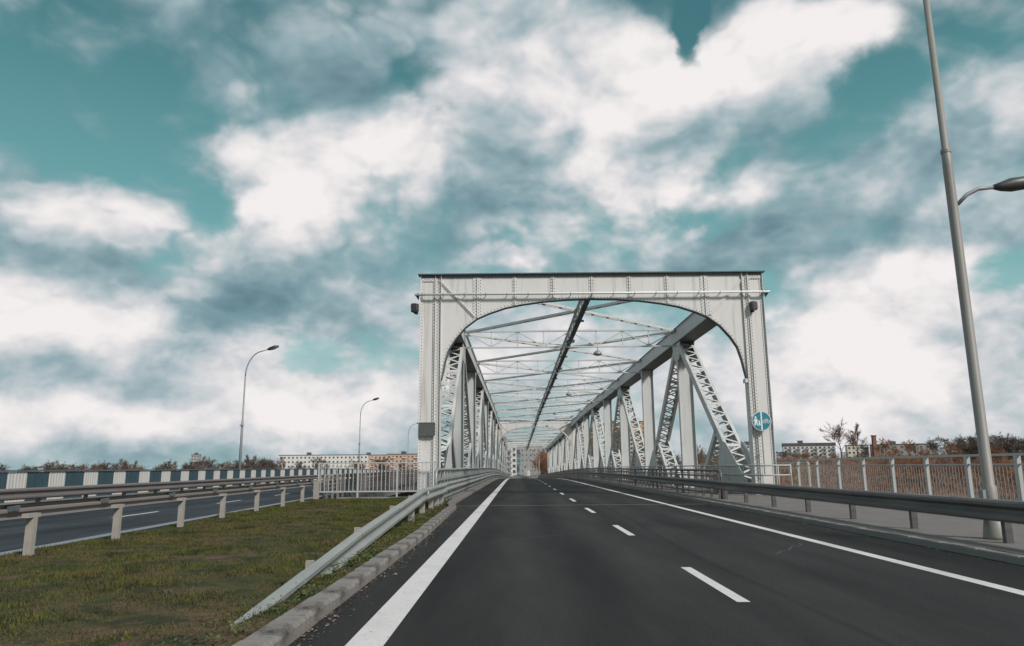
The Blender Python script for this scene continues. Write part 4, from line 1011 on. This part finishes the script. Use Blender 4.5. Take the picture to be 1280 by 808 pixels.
for s_ in ((.13, -.03, .20, -.03), (.20, -.03, .17, .055), (.13, -.03, .17, .055), (.17, .055, .27, .055), (.20, -.03, .27, .055), (.27, .055, .30, -.03), (.27, .055, .26, .10), (.235, .10, .275, .10), (.17, .055, .16, .085), (.14, .088, .185, .088)): stroke(b, *s_, .016)
b.build('bicycle_symbol', M['sign_white'], sg)
b = MB(); b.tube([(0, .05, -2.4), (0, .05, .35)], .03, 8); b.box(-.06, .06, .02, .05, -.06, .0); b.build('pole', M['galv'], sg)
b = MB(); b.box(-.06, .06, .0, .09, -1.38, -1.30); b.build('clamp', M['rail_white'], sg)

# hanging lamps under the cross frames
for i, k in enumerate((1, 3, 5, 7)):
    y = YP + .45 + PAN * k; z = zt(y)
    t = thing('hanging_lamp', ['nearest and largest grey bell-shaped lamp hanging under the cross frames', 'second grey bell lamp from the front, hanging under the cross frames', 'third grey bell lamp from the front, hanging under the cross frames', 'farthest grey bell lamp of the first span, just in front of the second arch'][i], 'lamp', (5.42, y, z + 9.2), 0, 'bell lamps hanging inside the truss')
    b = MB(); b.tube([(0, 0, 0), (0, 0, -.22)], .025, 6); b.build('rod', M['galv'], t)
    b = MB(); b.tube([(0, 0, -.20), (0, 0, -.24), (0, 0, -.30), (0, 0, -.40), (0, 0, -.50)], [.06, .12, .21, .28, .31], 16, True); b.build('shade', M['galv'], t, smooth=True)
    b = MB(); b.tube([(0, 0, -.50), (0, 0, -.55), (0, 0, -.58)], [.22, .17, .05], 12); b.build('bulb', M['lamp_glass'], t, smooth=True)

# ================================================================ street lamps
def street_lamp(x, y, z0, h, reach, label, group, m, rot=0, r0=.11):
    t = thing('street_lamp', label, 'street lamp', (x, y, z0), rot, group)
    b = MB(); b.tube([(0, 0, 0), (0, 0, h * .47), (0, 0, h * .475), (0, 0, h * .80)], [r0, r0 * .8, r0 * .62, r0 * .5], 10); b.build('pole', m, t, smooth=True)
    pts_ = [(0, 0, h * .80)]
    for k in range(1, 8):
        a = k / 7 * math.pi * .40; pts_.append((reach * .62 * (1 - math.cos(a)) * 1.15, 0, h * .80 + (h * .175) * math.sin(a) / math.sin(math.pi * .40)))
    lx, _, lz = pts_[-1]; pts_.append((reach * .9, 0, lz + .22))
    b = MB(); b.tube(pts_, r0 * .42, 8); b.build('arm', m, t, smooth=True)
    b = MB(); b.tube([(reach * .86, 0, lz + .20), (reach * .95, 0, lz + .25), (reach * 1.15, 0, lz + .37), (reach * 1.32, 0, lz + .44)], [.06, .13, .15, .08], 8); b.build('lamp_head', M['lamp_head'], t, smooth=True)
    b = MB(); b.tube([(reach * .98, 0, lz + .20), (reach * 1.14, 0, lz + .29), (reach * 1.27, 0, lz + .35)], [.06, .11, .05], 8); b.build('lens', M['lamp_glass'], t, smooth=True)
    b = MB(); b.box(-r0 * 1.2, r0 * 1.2, -r0 * 1.3, -r0 * .8, h * .44, h * .44 + .12); b.build('collar', m, t)
    return t
G = 'curved street lamps along the opposite bridge'
street_lamp(-20.25, 54.6, 0, 10.3, 1.8, 'tallest, nearest curved street lamp rising behind the blue and white parapet', G, M['lamp_pole_pale'])
street_lamp(-20.3, 96.0, zr(96), 10.3, 1.8, 'second curved street lamp, rising behind the upright bar fence', G, M['lamp_pole_pale'])
street_lamp(-20.3, 139.0, zr(139), 10.3, 1.8, 'third and smallest curved street lamp, just left of the portal column', G, M['lamp_pole_pale'])
# big pole on the right footway
t = thing('street_lamp', 'tall tapered pole with a small side arm, close by behind the right guardrail', 'street lamp', (8.38, 13.45, .11))
b = MB(); b.tube([(0, 0, 0), (0, 0, .9), (0, 0, .93), (0, 0, 6.95), (0, 0, 7.3), (0, 0, 7.32), (0, 0, 12.2)], [.118, .118, .095, .088, .083, .066, .054], 16); b.build('pole', M['lamp_pole'], t, smooth=True)
b = MB(); b.tube([(0, 0, 0), (0, 0, .05), (0, 0, .32), (0, 0, .36)], [.19, .19, .15, .12], 14); b.build('base', M['lamp_pole'], t, smooth=True)
b = MB(); b.tube([(.10, 0, 6.18), (.28, -.02, 6.36), (.5, -.04, 6.47), (.85, -.06, 6.50)], .038, 10); b.build('side_arm', M['lamp_pole_pale'], t, smooth=True)
b = MB(); b.tube([(.78, -.06, 6.495), (.92, -.07, 6.50), (1.12, -.08, 6.53), (1.4, -.09, 6.57), (1.62, -.1, 6.58)], [.045, .09, .135, .13, .05], 12); b.build('lamp_head', M['lamp_head'], t, smooth=True)
b = MB(); b.box(-.16, -.10, -.06, .06, .55, .85); b.build('hatch', M['lamp_pole_pale'], t)
b = MB(); b.tube([(0, 0, 7.22), (0, 0, 7.28)], .093, 14); b.build('collar', M['lamp_pole'], t)
b = MB(); b.tube([(0, 0, 12.1), (.6, 0, 12.6), (1.4, 0, 12.75)], .05, 8); b.build('top_arm', M['lamp_pole'], t, smooth=True)
b = MB(); b.box(-.2, .2, -.15, .15, 0, .14); b.tube([(0, 0, .14), (0, 0, .2)], [.1, .05], 8); tag(b.build('cable_box', M['concrete'], loc=(9.35, 13.35, .115)), 'small low concrete block on the right footway beside the tall pole', 'block')
# lamps along the road beyond the bridge
G2 = 'street lamps along the road beyond the bridge'
for i, (x, y) in enumerate([(8.6, 292), (9.2, 330), (9.6, 372), (8.8, 420), (-3.2, 300)]):
    street_lamp(x, y, zr(y) - .1, 10.5, 2.0 if x > 0 else 1.6, ['nearest pale street lamp on the right beyond the second span', 'second pale street lamp beyond the second span', 'third pale street lamp beyond the second span', 'farthest pale street lamp beyond the second span', 'pale street lamp on the left kerb beyond the second span'][i], G2, M['rail_white'], math.pi if x > 0 else 0, .13)

# ================================================================ vehicles far down the road
def wheels(t, xs_, ys_, r, w):
    for x in xs_:
        for y in ys_:
            b = MB(); b.tube([(x - w / 2, y, r), (x + w / 2, y, r)], r, 14); wh = b.build('wheel', M['black'], t)
            b = MB(); s_ = 1 if x > 0 else -1; b.tube([(x + s_ * w / 2, y, r), (x + s_ * (w / 2 + .01), y, r)], r * .55, 10); b.build('hub', M['galv'], wh)
def truck(x, y):
    t = thing('box_truck', 'white box truck driving away at the far end of the bridge', 'truck', (x, y, zr(y)))
    b = MB(); b.box(-1.2, 1.2, 0, 6.2, .75, 3.05); b.build('cargo_box', M['car_white'], t)
    b = MB(); b.box(-.02, .02, -.03, -.002, .8, 3.0); b.box(-1.15, 1.15, -.03, -.004, 2.95, 3.02); b.build('rear_door_seam', M['galv'], t)
    b = MB(); b.prism([(6.3, .7), (8.2, .7), (8.25, 1.6), (7.9, 2.75), (6.3, 2.85)], lambda a, c, d: (d, a, c), -1.1, 1.1); cb = b.build('cab', M['car_white'], t)
    b = MB(); b.prism([(8.24, 1.72), (7.93, 2.65), (7.98, 2.65), (8.29, 1.72)], lambda a, c, d: (d, a, c), -1.0, 1.0); b.build('windscreen', M['glass'], cb)
    b = MB(); b.box(-1.1, 1.1, .1, 6.3, .5, .74); b.box(-1.15, 1.15, -.05, .1, .35, .5); b.build('chassis', M['black'], t)
    wheels(t, (-1.02, 1.02), (1.4, 6.9), .45, .28)
    for s_ in (-1, 1): b = MB(); b.box(s_ * 1.05 - .12, s_ * 1.05 + .12, -.09, -.05, .52, .70); b.build('tail_light', M['red_light'], t)
truck(3.45, 272)
def car(x, y, m, label, rot=0):
    t = thing('car', label, 'car', (x, y, zr(y)), rot)
    prof = [(-2.1, .35), (2.05, .35), (2.12, .62), (1.95, .88), (1.05, .98), (.45, 1.42), (-1.15, 1.45), (-1.85, 1.02), (-2.15, .92)]
    b = MB(); b.prism(prof, lambda a, c, d: (d, a, c), -.86, .86); b.build('body', m, t)
    b = MB(); b.prism([(1.0, 1.0), (.45, 1.37), (-1.1, 1.40), (-1.65, 1.04)], lambda a, c, d: (d, a, c), -.872, .872); b.build('side_windows', M['glass'], t)
    b = MB(); b.prism([(-1.86, 1.05), (-1.18, 1.43), (-1.24, 1.45), (-1.9, 1.07)], lambda a, c, d: (d, a, c), -.72, .72); b.build('rear_window', M['glass'], t)
    b = MB(); b.prism([(1.06, 1.01), (.50, 1.40), (.54, 1.42), (1.10, 1.03)], lambda a, c, d: (d, a, c), -.74, .74); b.build('windscreen', M['glass'], t)
    wheels(t, (-.78, .78), (-1.3, 1.35), .32, .2)
    for s_ in (-1, 1):
        b = MB(); b.box(s_ * .7 - .12, s_ * .7 + .12, -2.17, -2.13, .72, .88); b.build('tail_light', M['red_light'], t)
        b = MB(); b.box(s_ * .65 - .15, s_ * .65 + .15, 2.06, 2.12, .62, .76); b.build('headlight', M['lamp_glass'], t)
    b = MB(); b.box(-.26, .26, -2.18, -2.15, .5, .6); b.build('number_plate', M['sign_white'], t)
car(.75, 296, M['car_dark'], 'dark car driving away, left of the white truck')
car(-.9, 318, M['car_white'], 'small white car at the far end of the road, leftmost of the vehicles', math.pi)
# signal gantry by the junction
t = thing('signal_gantry', 'thin pale gantry with signal boxes over the junction beyond the bridge', 'gantry', (1.2, 322, zr(322)))
b = MB(); b.tube([(0, 0, 0), (0, 0, 5.6)], .12, 8); b.build('pole', M['rail_white'], t)
b = MB(); b.tube([(0, 0, 5.4), (5.8, 0, 5.5)], .09, 8); b.build('arm', M['rail_white'], t)
for x in (2.2, 5.5): b = MB(); b.box(x - .22, x + .22, -.2, .1, 4.4, 5.4); b.build('signal_head', M['lamp_head'], t)

# ================================================================ buildings
def building(name, label, x, y, z, w, d, h, rot, floors, bays, wall, ww=1.4, wh=1.3, balcony=None, roofh=.5, group=None, glass='glass', extra=None):
    t = thing(name, label, 'building', (x, y, z), rot, group)
    b = MB(); b.box(-w / 2, w / 2, -d / 2, d / 2, -3, h); b.build('wall', M[wall], t)
    b = MB(); b.box(-w / 2 - .25, w / 2 + .25, -d / 2 - .25, d / 2 + .25, h, h + roofh)
    b.box(-w / 5, -w / 5 + 3.5, -2, 2, h + roofh, h + roofh + 2.0); b.build('roof', M['roof'], t)
    g = MB(); f = MB(); fh = h / floors
    for k in range(floors):
        zc = fh * (k + .5)
        for j in range(bays):
            xc = -w / 2 + w * (j + .5) / bays
            for s_ in (-1, 1):
                y_ = s_ * d / 2; y1, y2 = sorted((y_, y_ + s_ * .05)); g.box(xc - ww / 2, xc + ww / 2, y1, y2, zc - wh / 2, zc + wh / 2)
                y1, y2 = sorted((y_, y_ + s_ * .16)); f.box(xc - ww / 2 - .08, xc + ww / 2 + .08, y1, y2, zc - wh / 2 - .12, zc - wh / 2)
            if balcony and j % balcony == 1:
                f.box(xc - ww * .9, xc + ww * .9, -d / 2 - 1.1, -d / 2 - .02, zc - wh / 2 - .55, zc - wh / 2 + .35)
        nb_ = max(1, int(d / 5))
        for j in range(nb_):
            yc = -d / 2 + d * (j + .5) / nb_
            for s_ in (-1, 1):
                x1, x2 = sorted((s_ * w / 2, s_ * (w / 2 + .05))); g.box(x1, x2, yc - ww / 2, yc + ww / 2, zc - wh / 2, zc + wh / 2)
    g.build('windows', M[glass], t, kind='stuff'); f.build('sills_and_balconies', M['white_wall'] if wall != 'white_wall' else M['grey_wall'], t, kind='stuff')
    return t
def bx(px, D): return (px - 646.5) * D / 937.0
building('apartment_block', 'long white apartment block above the trees left of the portal', -165, 640, -6, 74, 12, 18.5, .12, 5, 22, 'white_wall', group='apartment blocks on the left skyline')
building('apartment_block', 'salmon apartment block directly left of the portal column', -86, 600, -6, 34, 12, 18, -.05, 5, 11, 'salmon_wall', balcony=3, group='apartment blocks on the left skyline')
building('apartment_block', 'salmon and grey apartment block behind the upright bar fence', -124, 660, -6, 44, 12, 18.5, .1, 5, 13, 'salmon_wall', balcony=4, group='apartment blocks on the left skyline')
building('tower', 'small pale tower on the far left skyline', -370, 860, -6, 9, 9, 24, .2, 7, 3, 'grey_wall')
building('high_rise', 'orange high-rise right of the wide plain post of the right truss', 79, 480, 0, 19, 14, 29, -.15, 11, 7, 'orange_wall', balcony=2, group='orange high-rises behind the right truss', ww=1.5)
building('high_rise', 'orange high-rise in the middle behind the right truss diagonals', 66, 500, -1, 15, 14, 30, -.12, 11, 6, 'orange_wall', balcony=2, group='orange high-rises behind the right truss', ww=1.5)
building('high_rise', 'orange high-rise farthest left behind the right truss', 48, 520, -2, 12, 14, 29, -.1, 11, 5, 'orange_wall', balcony=2, group='orange high-rises behind the right truss', ww=1.5)
building('apartment_block', 'tall white slab block left of the far road', -6.5, 395, -5, 12.5, 30, 19.5, 0, 7, 5, 'white_wall', balcony=2)
building('office_block', 'wide pale block closing the view at the end of the road', 6, 500, -6, 24, 16, 20.0, .03, 6, 9, 'grey_wall', roofh=.9, ww=.9, wh=.9)
building('office_block', 'teal glazed block left of centre at the end of the road', -.8, 440, -5, 5.5, 10, 14.0, 0, 5, 3, 'grey_wall', glass='teal_glass', ww=1.7, wh=2.2)
building('apartment_block', 'white apartment block beyond the field, left of the sign column', 166, 535, 4.5, 16, 12, 11, -.2, 4, 6, 'white_wall')
building('apartment_block', 'wide white and grey block beyond the field, right of the sign column', 218, 560, 4.5, 36, 14, 10.5, -.28, 4, 12, 'white_wall', balcony=2, roofh=2.2)
building('apartment_block', 'low pale block at the right end of the far white row', 245, 540, 4.5, 14, 12, 10, -.3, 3, 5, 'cream_wall')
building('warehouse', 'low pale buildings behind the chimney', 268, 520, 4, 40, 14, 10.5, -.3, 3, 10, 'grey_wall')
building('warehouse', 'low white building right of the chimney among brown trees', 300, 500, 4, 22, 12, 9, -.3, 2, 6, 'white_wall')
t = thing('chimney', 'short square brick chimney tower on the right skyline', 'chimney', (236, 494, 4))
b = MB(); b.beam((0, 0, -2), (0, 0, 16.0), 2.9, 2.9, (0, 1, 0), 2.1, 2.1); b.build('stack', M['brick'], t)
b = MB(); b.box(-1.35, 1.35, -1.35, 1.35, 15.4, 16.2); b.build('cap', M['brick'], t)

# ================================================================ trees
def tree_meshes(seed, kind, h=10.0):
    r = random.Random(seed); T = MB(); B = []; tw = []
    def grow(p, d, L, rad, lev):
        n = 3; pts_ = [p]; rr = [rad]; dd = d.copy(); cur = p.copy()
        for k in range(n):
            dd = (dd + Vector((r.uniform(-.16, .16), r.uniform(-.16, .16), r.uniform(-.02, .14)))).normalized(); cur = cur + dd * L / n; pts_.append(cur.copy()); rr.append(rad * (1 - .5 * (k + 1) / n))
        B.append((pts_, rr, lev))
        if lev >= 3:
            for _ in range(7 if kind != 'dense' else 10):
                q = pts_[r.randint(1, n)]; a = Vector((r.uniform(-1, 1), r.uniform(-1, 1), r.uniform(-.2, 1))).normalized(); l = r.uniform(.35, .8) * h / 10
                tw.append((q, q + (a * .7 + dd * .6) * l))
            return
        nb = (5, 5, 4)[lev]
        for k in range(nb):
            i = r.randint(1, n); q = pts_[i] if k else pts_[-1]
            ang = r.uniform(.35, .95) if kind != 'upright' else r.uniform(.2, .5); ph = r.uniform(0, 6.28)
            o_ = dd.orthogonal().normalized(); o2 = dd.cross(o_); nd = (dd * math.cos(ang) + (o_ * math.cos(ph) + o2 * math.sin(ph)) * math.sin(ang)).normalized(); nd.z = max(nd.z, -.1)
            grow(q, nd, L * r.uniform(.55, .8), rad * .5, lev + 1)
    if kind == 'bush':
        for _ in range(5): grow(Vector((r.uniform(-.8, .8), r.uniform(-.8, .8), 0)), Vector((r.uniform(-.5, .5), r.uniform(-.5, .5), 1)).normalized(), h * .42, .10, 1)
        T.tube([(0, 0, -.8), (0, 0, .5)], .15, 6)
    else:
        T.tube([(0, 0, -1), (0, 0, .4), (.05, .05, h * .22), (.12, .02, h * .34)], [h * .030, h * .024, h * .019, h * .015], 7)
        grow(Vector((.12, .02, h * .30)), Vector((0, 0, 1)), h * .33, h * .015, 0)
        for _ in range(4): grow(Vector((.08, .03, h * r.uniform(.22, .34))), Vector((r.uniform(-.8, .8), r.uniform(-.8, .8), .8)).normalized(), h * .25, h * .009, 1)
    Cc = MB()
    for pts_, rr, lev in B:
        Cc.tube(pts_, [max(q, .02 * h / 10) for q in rr], 3, False)
    w = .015 * h / 10
    for a, b_ in tw:
        for _ in range(4):
            e = Vector((r.uniform(-.3, .3), r.uniform(-.3, .3), r.uniform(-.1, .3))) * h / 10; c_ = a + (b_ - a) * .5 + e * .3; s_ = Vector((r.uniform(-1, 1), r.uniform(-1, 1), 0)).normalized() * w
            Cc.poly([a - s_, a + s_, b_ + e])
            Cc.poly([c_ - s_ * .8, c_ + s_ * .8, c_ + e])
    return T, Cc
TR = {}
for key, kind, h, mt in (('a', 'tree', 10, 'twig_brown'), ('b', 'tree', 10, 'twig_dark'), ('c', 'upright', 10, 'twig_brown'), ('d', 'dense', 10, 'twig_orange'), ('e', 'bush', 6, 'twig_orange'), ('f', 'bush', 6, 'twig_brown'), ('g', 'tree', 10, 'twig_orange'), ('h', 'dense', 10, 'twig_dark')):
    T, Cc = tree_meshes(ord(key) * 7, kind, h)
    def raw(mbb, nm, mm_):
        me = bpy.data.meshes.new(nm); me.from_pydata(mbb.v, [], mbb.f); me.materials.append(mm_); me.update(); return me
    TR[key] = (raw(T, 'trunk', M['bark']), raw(Cc, 'crown', M[mt]), h)
rt = random.Random(11)
def tree(key, x, y, h, label, group, wide=1.0):
    t = thing('bare_bush' if key in 'ef' else 'bare_tree', label, 'bush' if key in 'ef' else 'tree', (x, y, ground_z(x, y) - .1), rt.uniform(0, 6.28), group)
    T, Cm, hh = TR[key]; s_ = h / hh; t.scale = (s_ * wide, s_ * wide, s_)
    place('trunk', T, t); place('crown', Cm, t); return t
GL = 'bare brown trees along the left skyline'; LL = 'leafless brown tree in the long tree line beyond the opposite bridge'
for i in range(64):
    y = rt.uniform(430, 600); px = rt.uniform(60, 520) if i < 46 else rt.uniform(190, 340); x = bx(px, y)
    hh = (10.5 + 1.6 * sst(90, 330, px)) * rt.uniform(.8, 1.15) * y / 560 + 2.0; tree(rt.choice('abfchb'), x, y, hh if True else 1, LL, GL, 1.35)
for i in range(30):
    y = rt.uniform(620, 900); x = bx(rt.uniform(-30, 250), y); tree(rt.choice('abh'), x, y, rt.uniform(9.5, 12.5) * y / 750, 'distant leafless tree low on the far left horizon', 'distant bare trees on the left horizon', 1.8)
# right skyline
tree('a', bx(1052, 350), 350, 17.5, 'tallest bare tree on the right skyline, left of the chimney', None, .95)
tree('c', bx(1072, 365), 365, 15.0, 'slimmer bare tree right beside the tallest one, left of the chimney', None, 1.1)
GR = 'brown bare trees on the right skyline'
for i in range(16):
    px = 1085 + i * 13 + rt.uniform(-6, 6); y = rt.uniform(330, 450); x = bx(px, y)
    tree(rt.choice('bhdga'), x, y, rt.uniform(7, 11), 'bushy leafless brown tree among others on the right skyline', GR, 1.3)
for i in range(14):
    px = 1205 + i * 9 + rt.uniform(-4, 4); y = rt.uniform(250, 330); x = bx(px, y)
    tree(rt.choice('bh'), x, y, rt.uniform(10.5, 13), 'dark leafless tree at the far right edge of the skyline', 'dark bare trees at the far right', 1.2)
for i in range(34):
    px = rt.uniform(1100, 1290); y = rt.uniform(190, 330); x = bx(px, y)
    tree(rt.choice('eedgf'), x, y, rt.uniform(6.5, 10), 'rust orange leafless bush on the bank beyond the right railing', 'rust orange bushes beyond the right railing', 1.5)
for i in range(30):
    px = rt.uniform(965, 1110); y = rt.uniform(395, 480); x = bx(px, y)
    tree(rt.choice('efeb'), x, y, rt.uniform(2.5, 4.5), 'small orange-brown bush at the far edge of the field', 'small bushes at the far edge of the field', 1.8)
for i in range(16):
    px = rt.uniform(840, 935); y = rt.uniform(240, 330); x = bx(px, y)
    tree(rt.choice('aga'), x, y, rt.uniform(9, 13) if i % 2 else rt.uniform(6, 9), 'reddish bare tree seen between the members of the right truss', 'bare trees behind the right truss', 1.1)
for i in range(14):
    px = rt.uniform(720, 840); y = rt.uniform(300, 400); x = bx(px, y)
    tree(rt.choice('aghf'), x, y, rt.uniform(8, 12), 'brown leafless tree below the orange high-rises', 'bare trees below the high-rises', 1.1)
for i in range(26):
    y = 285 + i * 8; x = rt.uniform(9.5, 17) + (y - 285) * .045
    tree(rt.choice('gdagd'), x, y, rt.uniform(9.5, 12), 'rust brown roadside tree on the right beyond the second span', 'roadside trees right of the far road', 1.0)
for i in range(14):
    y = 400 + i * 6; x = rt.uniform(7.2, 20) * y / 430
    tree(rt.choice('gdg'), x, y, rt.uniform(11.5, 14), 'tree', 'trees behind the far junction', 1.1)
for i in range(14):
    y = rt.uniform(300, 400); x = rt.uniform(-12, -4.5) if i % 2 else rt.uniform(-7, 0); y = y if i % 2 else rt.uniform(400, 430)
    tree(rt.choice('aga'), x, y, rt.uniform(4, 6.5), 'low reddish tree on the left beyond the second span', 'low trees left of the far road', 1.2)
for i in range(10):
    px = rt.uniform(400, 540); y = rt.uniform(170, 300); x = bx(px, y); tree(rt.choice('eff'), x, y, rt.uniform(3, 5), 'low brown bush on the river bank seen through the fence bars', 'bushes on the bank behind the fence', 1.6)

# each far tree gets the label of its own place in its row
ORD = ['first', 'second', 'third', 'fourth', 'fifth', 'sixth', 'seventh', 'eighth', 'ninth', 'tenth', 'eleventh', 'twelfth', 'thirteenth', 'fourteenth', 'fifteenth', 'sixteenth', 'seventeenth', 'eighteenth', 'nineteenth', 'twentieth'] + ['twenty-' + q for q in ('first', 'second', 'third', 'fourth', 'fifth', 'sixth', 'seventh', 'eighth', 'ninth')] + ['thirtieth', 'thirty-first', 'thirty-second']
def relabel(group, rows):
    """rows: (from bearing, to bearing, text with {}), bearing = x / y; counted from the left"""
    obs = sorted([o for o in C.objects if o.get('group') == group], key=lambda o: o.location.x / o.location.y)
    for lo, hi, txt in rows:
        sel = [o for o in obs if lo <= o.location.x / o.location.y < hi]
        for i, o in enumerate(sel):
            o['label'] = txt.format(ORD[min(i, 31)])
relabel(GL, [(-9, -.46, 'leafless brown tree, {} from the left end of the tree line'), (-.46, -.372, 'leafless brown tree, {} one left of the tallest curved lamp'), (-.372, -.29, 'leafless brown tree, {} one right of the tallest curved lamp'), (-.29, -.21, 'leafless brown tree before the white apartment block, {} from its left end'), (-.21, 9, 'leafless brown tree before the salmon blocks, {} from the middle lamp')])
relabel('distant bare trees on the left horizon', [(-9, -.55, 'distant low leafless tree, {} from the left edge of the horizon'), (-.55, 9, 'distant low leafless tree near the small pale tower, {} from the left')])
relabel(GR, [(-9, 9, 'brown leafless tree on the right skyline, {} one from the chimney')])
relabel('dark bare trees at the far right', [(-9, 9, 'dark leafless tree at the far right skyline, {} from its left end')])
relabel('rust orange bushes beyond the right railing', [(-9, .60, 'rust orange bush beyond the right railing, {} from the left'), (.60, 9, 'rust orange bush beyond the railing near the tall pole, {} from the left')])
relabel('small bushes at the far edge of the field', [(-9, .42, 'small brown bush at the foot of the white blocks, {} from the left'), (.42, 9, 'small brown bush near the tallest bare tree, {} from the left')])
for g_, tx in (('bare trees behind the right truss', 'reddish bare tree between the right truss members, {} from the left'), ('bare trees below the high-rises', 'brown leafless tree below the orange high-rises, {} from the left'), ('bushes on the bank behind the fence', 'low brown bush behind the upright fence bars, {} from the left')): relabel(g_, [(-9, 9, tx)])
for g_, tx in (('roadside trees right of the far road', 'rust brown roadside tree beyond the second span, {} from the bridge'), ('trees behind the far junction', 'taller brown tree behind the far junction, {} by distance'), ('low trees left of the far road', 'low reddish tree left of the far road, {} from the bridge')):
    for i, o in enumerate(sorted([o for o in C.objects if o.get('group') == g_], key=lambda o: o.location.y)): o['label'] = tx.format(ORD[min(i, 31)])
